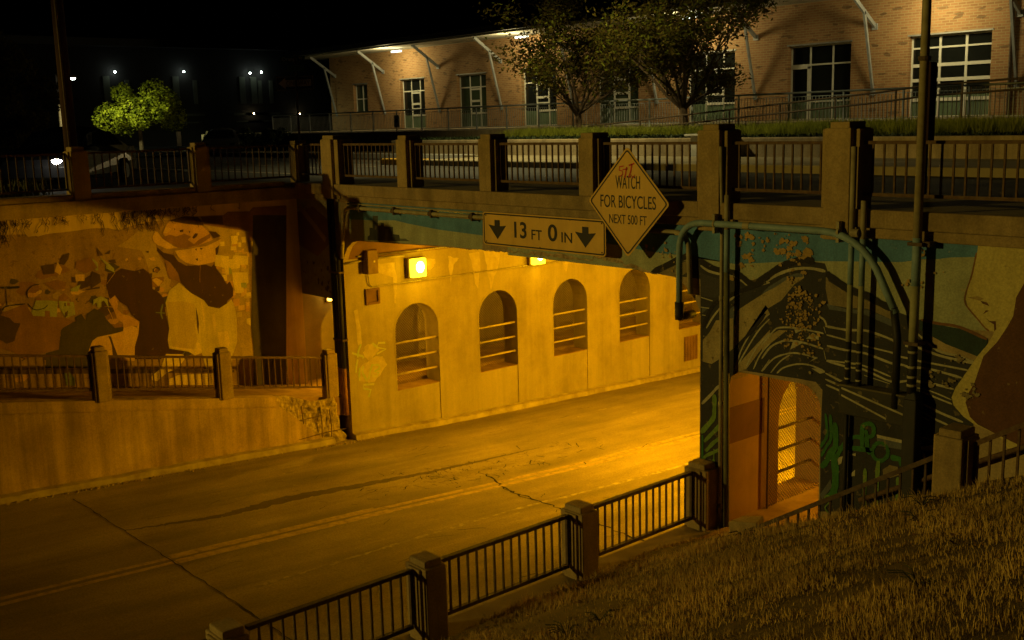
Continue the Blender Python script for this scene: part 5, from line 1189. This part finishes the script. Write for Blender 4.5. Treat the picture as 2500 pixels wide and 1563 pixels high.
def passage_lamp(x, y, z, s_, label, power, yd=.75):
    t = thing('passage_lamp', (x,y,z), label, 'wall lamp', 'small lamps of the footway passages')
    mb = MB(); mb.box(x, y-.13, z-.12, x+s_*.07, y+.15, z+.14); mb.box(x,y-.15,z+.14,x+s_*.2,y+.17,z+.165); mb.build('housing', box_m, t, bevel=.008)
    mb = MB(); mb.box(x+s_*.07, y-.11, z-.08, x+s_*.17, y+.13, z+.10); mb.build('lens', emit('passage_lens',(1,.6,.06),9.0), t, bevel=.015)
    lamp('sodium_light', (x+s_*.26, y+.02, z-.05), power, (1,.44,.005), .08, t, 150, (s_*.8,yd,-.4))
passage_lamp(-2.05, .86, 2.62, 1, 'small glowing lamp inside the far footway portal', P_PASSAGE*1.7, -.05)
for k, y in enumerate((2.93, 5.26, 7.58, 9.9)):  # lamps added to brighten the footway wall behind the arches
    passage_lamp(-.5, y, 2.62, -1, 'added unseen lamp behind the %s pier of the arcade, inside the far footway' % ('first','second','third','fourth')[k], P_PASSAGE*.13, .45)
passage_lamp(DX1+.2, 3.6, 2.65, -1, 'small lamp inside the near footway behind the doorway wall', P_PASSAGE*2.3, -.75)

# ------------------------------------------------------------------ brick building with its terrace
bb = thing('brick_building', (-20, 30, 6.1), 'long brick building with tall white framed windows and steel eave struts above the street', 'building')
BY = 30.0; TZ = 6.12
wins = [(-45.87,-44.15,7.30,9.20,'small'),(-40.27,-37.62,TZ,9.27,'door'),(-34.28,-31.5,TZ,9.27,'door'),(-28.33,-25.45,TZ,9.30,'door'),(-22.35,-19.35,TZ,9.30,'door'),(-16.2,-13.28,TZ,9.38,'door'),(-10.35,-7.2,TZ,9.36,'big'),(-4.56,-1.15,TZ,9.36,'grid')]
mb = MB(); cur = -48.8; top = 11.3
for (a, b, z0, z1, k) in wins:
    mb.box(cur, BY, 5.0, a, BY+.4, top); mb.box(a, BY, z1, b, BY+.4, top)
    if z0 > 6.2: mb.box(a, BY, 5.0, b, BY+.4, z0)
    else: mb.box(a, BY, 5.0, b, BY+.4, TZ)
    cur = b
mb.box(cur, BY, 5.0, 14, BY+.4, top); mb.box(-48.8, BY+.4, 5.0, -48.4, BY+14, top)
mb.build('wall', brick_m, bb)
def window(a, b, z0, z1, k, idx):
    mb = MB(); y0 = BY+.22; f = .07
    W_ = b-a; H_ = z1-z0
    vs_ = {'small':[.5],'door':[.36,.72],'big':[.32,.68],'grid':[.36,.68]}[k]
    hs_ = {'small':[.48],'door':[.76],'big':[.74],'grid':[.22,.46,.64,.85]}[k]
    mb.box(a,y0,z0,a+f,y0+.1,z1); mb.box(b-f,y0,z0,b,y0+.1,z1); mb.box(a+f,y0,z1-f,b-f,y0+.1,z1); mb.box(a+f,y0,z0,b-f,y0+.1,z0+f)
    tv = .10 if k == 'grid' else .065
    for v in vs_: x = a+W_*v; mb.box(x-tv/2,y0-.004,z0+f,x+tv/2,y0+.096,z1-f)
    for h in hs_:
        th = .13 if k == 'grid' and h < .7 else .07
        z = z0+H_*h; mb.box(a+f,y0-.008,z-th/2,b-f,y0+.09,z+th/2)
    if k == 'door':
        xa, xb = a+W_*.36, a+W_*.72
        for z, th in ((z0+H_*.72,.10),(z0+H_*.50,.13),(z0+H_*.40,.10),(z0+H_*.27,.12)): mb.box(xa,y0-.014,z-th/2,xb,y0+.085,z+th/2)
        mb.box(xa-.02,y0-.018,z0+H_*.27,xa+.07,y0+.08,z0+H_*.75); mb.box(xb-.07,y0-.018,z0+H_*.27,xb+.02,y0+.08,z0+H_*.75)
        mb.box(xb,y0-.014,z0+H_*.27-.04,b-f,y0+.08,z0+H_*.27+.04)
    if k == 'big':
        xa, xb = a+.05, a+W_*.32; mb.box(xb-.14,y0-.014,z0,xb,y0+.085,z0+H_*.72); mb.box(xa,y0-.014,z0+H_*.69,xb,y0+.085,z0+H_*.74)
        mb.box(xb,y0-.014,z0+H_*.25-.03,b-f,y0+.085,z0+H_*.25+.03)
    w = mb.build('window', frame_m, bb)
    mb = MB(); mb.box(a+f,y0+.04,z0+H_*(.27 if k != 'small' else 0)+f*.5,b-f,y0+.06,z1-f); mb.build('pane', glass_m if idx % 2 or k in ('big','grid') else glass_lit, w)
    if k != 'small':
        mb = MB(); mb.box(a+f,y0+.035,z0+f,b-f,y0+.062,z0+H_*.27); mb.build('spandrel', spandrel, w)
    mb = MB(); mb.box(a-.06,BY-.03,z1,b+.06,BY+.2,z1+.06); mb.build('lintel', steel_m, w)
for i, w in enumerate(wins): window(*w, i)
mb = MB(); mb.tube([(-.35,29.9,11.1),(-.35,29.9,6.15)], .07, 8); mb.build('downpipe', iron_m, bb)
mb = MB(); mb.box(-50.5, 27.6, 11.16, 15, 30.5, 11.28); mb.build('eave', eave_m, bb)
mb = MB(); mb.box(-50.8, 27.4, 11.28, 15, 45, 11.6); mb.hexa([(-50.8,27.4,11.6),(15,27.4,11.6),(15,45,11.6),(-50.8,45,11.6)],[(-50.8,30.4,12.4),(15,30.4,12.4),(15,45,13.5),(-50.8,45,13.5)]); mb.build('roof', roof_m, bb)
for k, x in enumerate([-48.1+6.0*i for i in range(10)]):
    mb = MB(); mb.beam((x,29.99,9.88),(x,28.05,11.16),.10,.16); mb.beam((x,29.97,7.20),(x,29.12,10.45),.10,.10); mb.box(x-.12,29.93,9.75,x+.12,30.0,10.0); mb.box(x-.1,29.93,7.1,x+.1,30.0,7.32); mb.build('eave_strut', strut_m, bb)
for x in (-39.1, -27.1, -15.1, -3.1):
    mb = MB(); mb.box(x-.45,28.9,10.93,x+.45,29.1,11.03); mb.build('eave_lamp', EAVEL, bb)
    lamp('eave_light', (x,28.0,10.35), P_EAVE*1.15, (1,.80,.36), .4)
mb = MB(); mb.box(-48.8,20,4.9,14,BY,TZ); mb.box(-34.5,14.98,4.9,14,15.2,6.02) if False else None
tr = tag(mb.build('pavement', sidewalk_m), 'raised concrete terrace in front of the brick building', 'terrace', kind='structure')
tw2 = MB(); tw2.box(-36, 17.8, 4.9, 14, 20.0, 6.10); tag(tw2.build('terrace_wall', concrete, bevel=.02), 'long board marked concrete wall holding up the terrace', 'wall')
trl = thing('terrace_railing', (-15, 18, 6.1), 'long grey metal railing with thin pickets along the terrace edge', 'railing')
tx = [-35.5+1.98*i for i in range(24)]
for a in tx:
    mb = MB(); mb.box(a-.025,17.96,6.1,a+.025,18.01,7.05); mb.build('post', strut_m, trl)
mb = MB(); mb.tube([(tx[0],17.98,7.06),(tx[-1],17.98,7.06)], .032, 8); mb.build('top_rail', strut_m, trl, smooth=True)
for a, b in zip(tx[:-1], tx[1:]):
    mb = MB(); mb.box(a,17.975,6.2,b,17.995,6.225); mb.box(a,17.975,6.93,b,17.995,6.95)
    for i in range(1,16): xx = a+(b-a)*i/16; mb.box(xx-.007,17.978,6.22,xx+.007,17.992,6.93)
    mb.build('picket_panel', strut_m, trl)
rr = thing('ramp_railing', (0, 16.6, 5.9), 'dark sloping handrail of the ramp rising to the right across the terrace', 'railing')
P0, P1, P2 = (-9.2,16.9,6.20), (2.0,16.9,6.95), (9.0,16.9,7.25)
for dz in (0,-.28):
    mb = MB(); mb.tube([(P0[0]-.6,P0[1],P0[2]+dz-.03),(P0[0],P0[1],P0[2]+dz),(-3.3,16.9,6.60+dz),(P1[0],P1[1],P1[2]+dz),(3.4,16.9,7.08+dz),(P2[0],P2[1],P2[2]+dz)], .028, 8); mb.build('handrail', iron_m, rr, smooth=True)
for i in range(10):
    x = -9.2+i*1.95; zt = np.interp(x,[-9.2,-3.3,2,3.4,9],[6.2,6.6,6.95,7.08,7.25]); mb = MB(); mb.box(x-.022,16.88,5.5,x+.022,16.92,zt); mb.build('post', iron_m, rr)
mb = MB()
for i in range(120):
    x = -7.0+i*.13; zt = np.interp(x,[-9.2,-3.3,2,3.4,9],[6.2,6.6,6.95,7.08,7.25]); mb.box(x-.006,16.895,5.6,x+.006,16.907,zt-.12)
mb.build('pickets', iron_m, rr)
mb = MB(); mb.box(-16.8,12.9,4.9,30,13.2,5.80); mb.box(-16.8,13.2,4.9,30,17.8,5.70)
tag(mb.build('planter_wall', concrete, bevel=.03), 'long low concrete planter wall beside the street', 'wall')
t = thing('utility_cover', (1.5, 12.6, 5.3), 'pale concrete utility box with a flat lid in front of the planter wall', 'utility box')
mb = MB(); mb.box(-1.3,12.5,5.25,-.1,12.88,5.86); mb.build('body', kerb_w, t, bevel=.02)
mb = MB(); mb.box(-1.45,12.42,5.86,.05,12.88,5.92); mb.build('lid', kerb_w, t, bevel=.01)
t = thing('notice', (-23.6, 17.9, 6.3), 'small pale notice plate with a blue mark hung on the terrace railing', 'notice')
mb = MB(); mb.box(-23.75,17.92,6.28,-23.35,17.94,6.85); mb.build('plate', sign_w, t)
mb = MB(); mb.box(-23.62,17.915,6.5,-23.48,17.919,6.68); mb.build('mark', mat('notice_blue',(.02,.03,.12)), t)

# ------------------------------------------------------------------ planting
def blades(name, n, xr, yr, zf, hmean, lean, w, m, label, cat, clump=0):
    V = []; F = []
    for k in range(n):
        x = random.uniform(*xr); y = random.uniform(*yr)
        if clump:
            x = round(x/clump)*clump + random.gauss(0,clump*.16); 
        z = zf(x,y); h = max(.05, random.gauss(hmean,hmean*.25)); a = random.uniform(0,6.28); l = random.uniform(.2,1)*lean*h; b = random.uniform(0,6.28)
        dx, dy = math.cos(b)*w, math.sin(b)*w; i = len(V)
        lx, ly = math.cos(a)*l, math.sin(a)*l
        V += [(x-dx,y-dy,z),(x+dx,y+dy,z),(x+lx*.35+dx*.7,y+ly*.35+dy*.7,z+h*.7),(x+lx*.35-dx*.7,y+ly*.35-dy*.7,z+h*.7),(x+lx,y+ly,z+h*(1-.25*lean))]
        F += [(i,i+1,i+2,i+3),(i+3,i+2,i+4)]
    mb = MB(); mb.v = V; mb.f = F; mb.m = [0]*len(F)
    return tag(mb.build(name, m), label, cat, kind='stuff')
blades('ornamental_grass', 30000, (-13,9), (15.2,17.4), lambda x,y: 5.70, .46, 1.2, .006, orn_m, 'soft green ornamental grass growing along the planter by the ramp', 'grass', .55)
blades('ornamental_grass', 14000, (0,9), (13.6,16.5), lambda x,y: 5.70, .52, 1.2, .006, orn_m, 'taller green ornamental grass at the right end of the planter', 'grass', .6)
blades('groundcover', 14000, (-17,9), (13.2,15.0), lambda x,y: 5.70, .18, 1.2, .03, hedge_m, 'dark low groundcover along the front of the planter', 'groundcover')
def tree(name, base, fork, crown, radius, seed, label, cat, nleaf, leafmats, group=None, trunk_r=.12, leafsize=.085, dens=None, limbs=8):
    rnd = random.Random(seed); t = thing(name, base, label, cat, group)
    mb = MB(); tips = []
    base = Vector(base); fk = Vector(fork)
    mb.tube([base-Vector((0,0,.3)), base+(fk-base)*.5+Vector((.02,.02,0)), fk], [trunk_r*1.15, trunk_r*.95, trunk_r*.85], 9)
    segs = []
    def grow(p, d, r, L, depth):
        q = p; pts = [p]; rs = [r]
        for i in range(4):
            d = (d + Vector((rnd.uniform(-.16,.16), rnd.uniform(-.16,.16), rnd.uniform(-.05,.10)))).normalized()
            q = q + d*L/4; pts.append(q); rs.append(r*(1-.16*(i+1)))
            segs.append((q, depth))
        mb.tube(pts, rs, 6 if depth < 2 else 4, cap=False)
        if depth < 3:
            for k in range(3 if depth < 2 else 3):
                f = rnd.uniform(.35,1.0); i = min(4, int(f*4)); a = rnd.uniform(0,6.28)
                dd = (d + Vector((math.cos(a), math.sin(a), rnd.uniform(-.25,.5)))*.75).normalized()
                grow(pts[i], dd, rs[i]*.6, L*rnd.uniform(.55,.8), depth+1)
    for k in range(limbs):
        a = 2*math.pi*k/limbs + rnd.uniform(-.3,.3); up = rnd.uniform(.42,1.5)
        grow(fk - Vector((0,0,rnd.uniform(0,.15))), Vector((math.cos(a), math.sin(a), up)).normalized(), trunk_r*.5, crown*rnd.uniform(.42,.55), 0)
    mb.build('trunk', bark_m, t, smooth=True)
    V = []; F = []; Mi = []
    pool = [s_ for s_ in segs if s_[1] >= 1]
    for k in range(nleaf):
        c, dp = rnd.choice(pool)
        p = c + Vector((rnd.gauss(0,.16), rnd.gauss(0,.16), rnd.gauss(0,.13)))*radius
        if noise.noise(p*1.3+Vector((seed,0,0))) < -.22: continue
        s_ = leafsize*rnd.uniform(.6,1.4); a = Vector((rnd.gauss(0,1),rnd.gauss(0,1),rnd.gauss(0,.7))).normalized(); b = a.cross(Vector((rnd.gauss(0,1),rnd.gauss(0,1),rnd.gauss(0,1)))).normalized()
        i = len(V); V += [p-a*s_, p+b*s_*.42, p+a*s_, p-b*s_*.42]; F.append((i,i+1,i+2,i+3)); Mi.append(0 if rnd.random() < .75 else 1)
    me = MB(); me.v = [tuple(v) for v in V]; me.f = F; me.m = Mi
    me.build('crown', leafmats, t)
    return t
tree('street_tree', (-10.43,17.0,5.7), (-10.43,17.0,6.62), 5.2, 1.5, 3, 'left dark leafy tree with a forked trunk in the planter', 'tree', 17000, [leaf_d, leaf_l], 'trees in the planter', .12, .075, limbs=9)
tree('street_tree', (-5.37,17.0,5.7), (-5.37,17.0,6.75), 5.6, 1.6, 11, 'right dark leafy tree with a forked trunk, nearest the tall pilaster', 'tree', 21000, [leaf_d, leaf_l], 'trees in the planter', .15, .075, limbs=10)
def crown_tree(name, base, zc, rx, rz, seed, label, n, m, trunk_r=.14, top=None, group=None):
    rnd = random.Random(seed); t = thing(name, base, label, 'tree', group); b = Vector(base)
    mb = MB(); mb.tube([b-Vector((0,0,.2)), (b.x,b.y,zc-rz*.5), (b.x,b.y,zc)], [trunk_r,trunk_r*.8,trunk_r*.4], 7)
    cl = []
    for k in range(17):
        while 1:
            v = Vector((rnd.uniform(-1,1),rnd.uniform(-1,1),rnd.uniform(-1,1)))
            if .25 < v.length < 1: break
        wz = 1-.35*max(0,v.z)
        cl.append((Vector((b.x+v.x*rx*wz, b.y+v.y*rx*wz, zc+v.z*rz)), rx*rnd.uniform(.16,.42)))
        mb.tube([(b.x,b.y,zc-rz*.5), cl[-1][0]], [.04,.012], 4, cap=False)
    mb.build('trunk', bark_m, t)
    V = []; F = []
    for k in range(n):
        c, r = rnd.choice(cl); v = Vector((rnd.gauss(0,1),rnd.gauss(0,1),rnd.gauss(0,1))).normalized()*r*rnd.uniform(.7,1.05)
        p = c+v; s_ = rnd.uniform(.06,.13); a = Vector((rnd.gauss(0,1),rnd.gauss(0,1),rnd.gauss(0,.6))).normalized(); q = a.cross(v).normalized()
        i = len(V); V += [p-a*s_, p+q*s_*.7, p+a*s_, p-q*s_*.7]; F.append((i,i+1,i+2,i+3))
    me = MB(); me.v = [tuple(v) for v in V]; me.f = F; me.m = [0]*len(F); me.build('crown', m, t)
    return t
crown_tree('street_tree', (-51.2,16.9,5.1), 7.75, 2.45, 1.75, 5, 'bright green tree lit by a street lamp across the street', 9000, leaf_g)
crown_tree('street_tree', (-36,4.6,5.1), 8.6, 2.6, 2.6, 8, 'dark leafy tree at the far left behind the parked car', 6000, leaf_d)
crown_tree('bush', (-33.5,16.2,5.1), 5.75, 1.5, .75, 9, 'dark green bush at the left end of the terrace wall', 5000, hedge_m)['category'] = 'bush'

lamp('plaza_light', (-7,9.5,12.5), 3000, (1,.84,.36), .2, None, 135, (.05,.25,-1))
# ------------------------------------------------------------------ far street: lamps, cars, sheds
t = thing('street_lamp', (-47.6,11.2,5.1), 'bright white street lamp on a slim pole left of the lit green tree', 'street lamp')
mb = MB(); mb.tube([(-48.6,11.0,5.1),(-48.6,11.0,9.9)], [.09,.06], 8); mb.tube([(-48.6,11.0,9.85),(-47.0,11.4,9.75)], .04, 6); mb.build('pole', iron_m, t)
mb = MB(); mb.box(-47.2,11.25,9.62,-46.75,11.55,9.76); mb.build('lamp_head', iron_m, t)
mb = MB(); mb.tube([(-46.95,11.4,9.52),(-46.95,11.4,9.62)], [.10,.13], 8); mb.build('bulb', LEDW, t)
lamp('street_lamp_light', (-46.8,11.3,9.35), 3000, (.95,1,.5), .15, None, 112, (-.45,.8,-1.0))
far = thing('warehouse', (-70,30,5), 'dark long warehouse far behind with small bright wall lamps', 'building')
mb = MB(); mb.box(-90,5,4.9,-70,60,13.2); mb.build('wall', far_m, far)
mb = MB(); mb.box(-91,4,13.2,-69,61,13.8); mb.build('roof', roof_m, far)
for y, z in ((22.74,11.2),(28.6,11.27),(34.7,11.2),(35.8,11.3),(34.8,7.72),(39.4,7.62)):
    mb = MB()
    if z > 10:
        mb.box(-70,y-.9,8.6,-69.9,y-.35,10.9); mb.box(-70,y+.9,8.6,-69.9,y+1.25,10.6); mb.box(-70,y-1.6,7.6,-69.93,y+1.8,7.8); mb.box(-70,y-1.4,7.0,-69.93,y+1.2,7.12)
        mb.build('panel', farlit_m, far)  # pale plates painting in the lamplit patches of the facade
    mb = MB(); r_ = .06 if z > 10 else .05; mb.tube([(-69.55,y,z-r_),(-69.55,y,z+r_)], [r_,r_], 8); mb.build('wall_light', LEDW if z > 10 else WARM, far)
    lamp('wall_light_glow', (-69.2,y,z-.4), 3.0 if z > 10 else 1.5, (.9,1,.7), .1)
ap = thing('apartment_block', (-75,3,5), 'dark distant building at the far left with a few tiny lit windows', 'building')
mb = MB(); mb.box(-95,-14,4.9,-76,5,16); mb.build('wall', far_m, ap)
for dx_, dy_, dz_ in ((-.9600,.2797,.0480),(-.9582,.2863,.0492),(-.9576,.2880,.0466),(-.9601,.2795,.0442),(-.9590,.2834,.0030)):
    k = (95.0)/-dx_; y = -11.84+dy_*k; z = 6.4+dz_*k; mb = MB(); mb.box(-76.0,y-.12,z-.12,-75.95,y+.12,z+.12); mb.build('lit_window', LEDW if dz_ < .047 else WARM, ap)
t = thing('marker_post', (-38,13,5.1), 'white topped marker post standing on the far verge', 'post')
mb = MB(); mb.box(-36.5,12.80,5.6,-36.44,13.05,6.35); mb.build('plate', sign_w, t)
mb = MB(); mb.tube([(-36.5,12.92,5.1),(-36.5,12.92,5.7)], .05, 6); mb.build('post', rust_m, t)
t = thing('utility_pole', (-2.7,-4.3,5.1), 'tall dark wooden utility pole rising behind the street railing', 'pole')
mb = MB(); mb.tube([(-2.65,-4.35,5.0),(-2.72,-4.33,8.0),(-2.78,-4.3,13)], [.13,.115,.095], 12); mb.build('shaft', wood_m, t, smooth=True)
mb = MB(); mb.tube([(-2.52,-4.42,5.0),(-2.60,-4.40,8.0),(-2.66,-4.4,13)], .022, 6); mb.build('cable_guard', iron_m, t, smooth=True)
def car(name, loc, rz, paint_, label, lit):
    t = thing(name, loc, label, 'car'); x0, y0, z0 = loc; c, s_ = math.cos(rz), math.sin(rz)
    def T(p): return (x0+p[0]*c-p[1]*s_, y0+p[0]*s_+p[1]*c, z0+p[2])
    prof = [(2.15,.30),(2.2,.55),(2.1,.72),(1.9,.80),(1.0,.92),(.35,1.38),(-.2,1.46),(-1.0,1.42),(-1.75,1.02),(-2.1,.95),(-2.2,.6),(-2.15,.30)]
    secs = [(-.86,.93,.62),(-.90,1.0,.9),(-.55,1.0,1.0),(0,1.0,1.015),(.55,1.0,1.0),(.90,1.0,.9),(.86,.93,.62)]
    mb = MB(); rings = []
    for (yy_, sx, sz) in secs:
        ring = []
        for (px1, pz1) in prof:
            yk = yy_*(1 if pz1 < .95 else 1-.32*(pz1-.95)/.5)
            ring.append(T((px1*sx, yk, .30+(pz1-.30)*(sz if pz1 > .95 else (.85+.15*sz)))))
        rings.append(ring)
    n = len(prof); vs = [p for r_ in rings for p in r_]
    fs = [(i*n+j, i*n+(j+1)%n, (i+1)*n+(j+1)%n, (i+1)*n+j) for i in range(len(secs)-1) for j in range(n)] + [tuple(range(n)), tuple(reversed(range((len(secs)-1)*n, len(secs)*n)))]
    mb.add(vs, fs); mb.build('body', paint_, t, smooth=False, bevel=.03)
    mb = MB(); mb.add([T(p) for p in ((.98,-.68,.97),(.98,.68,.97),(.44,.56,1.36),(.44,-.56,1.36))], [(0,1,2,3)]); 
    for q in (1,-1): mb.add([T(p) for p in ((.7,q*.90,.98),(-1.3,q*.90,.98),(-.9,q*.74,1.33),(.25,q*.74,1.33))], [(0,1,2,3)])
    mb.build_each('window', glass_m, t)
    for q in (1,-1):
        for xx in (1.35,-1.35):
            mb = MB(); mb.tube([T((xx,q*.74,.32)),T((xx,q*.91,.32))], .32, 18); w = mb.build('wheel', tyre_m, t)
            mb = MB(); mb.tube([T((xx,q*.90,.32)),T((xx,q*.922,.32))], .19, 12); mb.build('rim', steel_m, w)
        mb = MB(); mb.sheet(lambda a, b: T((2.18-.06*b, q*.62+.15*b*math.cos(a), .64+.085*b*math.sin(a))), list(np.linspace(0,2*math.pi,15)), [0,.5,1]); mb.build('headlight', HEAD if lit == q else glass_m, t)
    if lit:
        mb = MB(); mb.add([T(p) for p in ((2.10,lit*.80,.70),(2.10,lit*.80,.58),(1.86,lit*.905,.58))], [(0,1,2)]); mb.build('side_marker', WARM, t)
        h = T((2.6, lit*.62, .64)); lamp('headlight_light', h, 10, (1,.92,.7), .06)
car('parked_car', (-8.7,-2.35,5.11), R(-42), car_m, 'dark parked car with one headlight shining, at the far left behind the railing', 1)
car('parked_car', (-33.0,13.7,5.02), R(-30), carp2, 'small pale car half hidden beside the dark bush across the street', 0)
blades('verge_plants', 500, (-3.7,-2.2), (-7.2,-4.9), lambda x,y: 5.23, .35, 1.0, .012, mat('verge_weed',(.07,.075,.03)), 'straggly weeds growing behind the street railing', 'weeds')
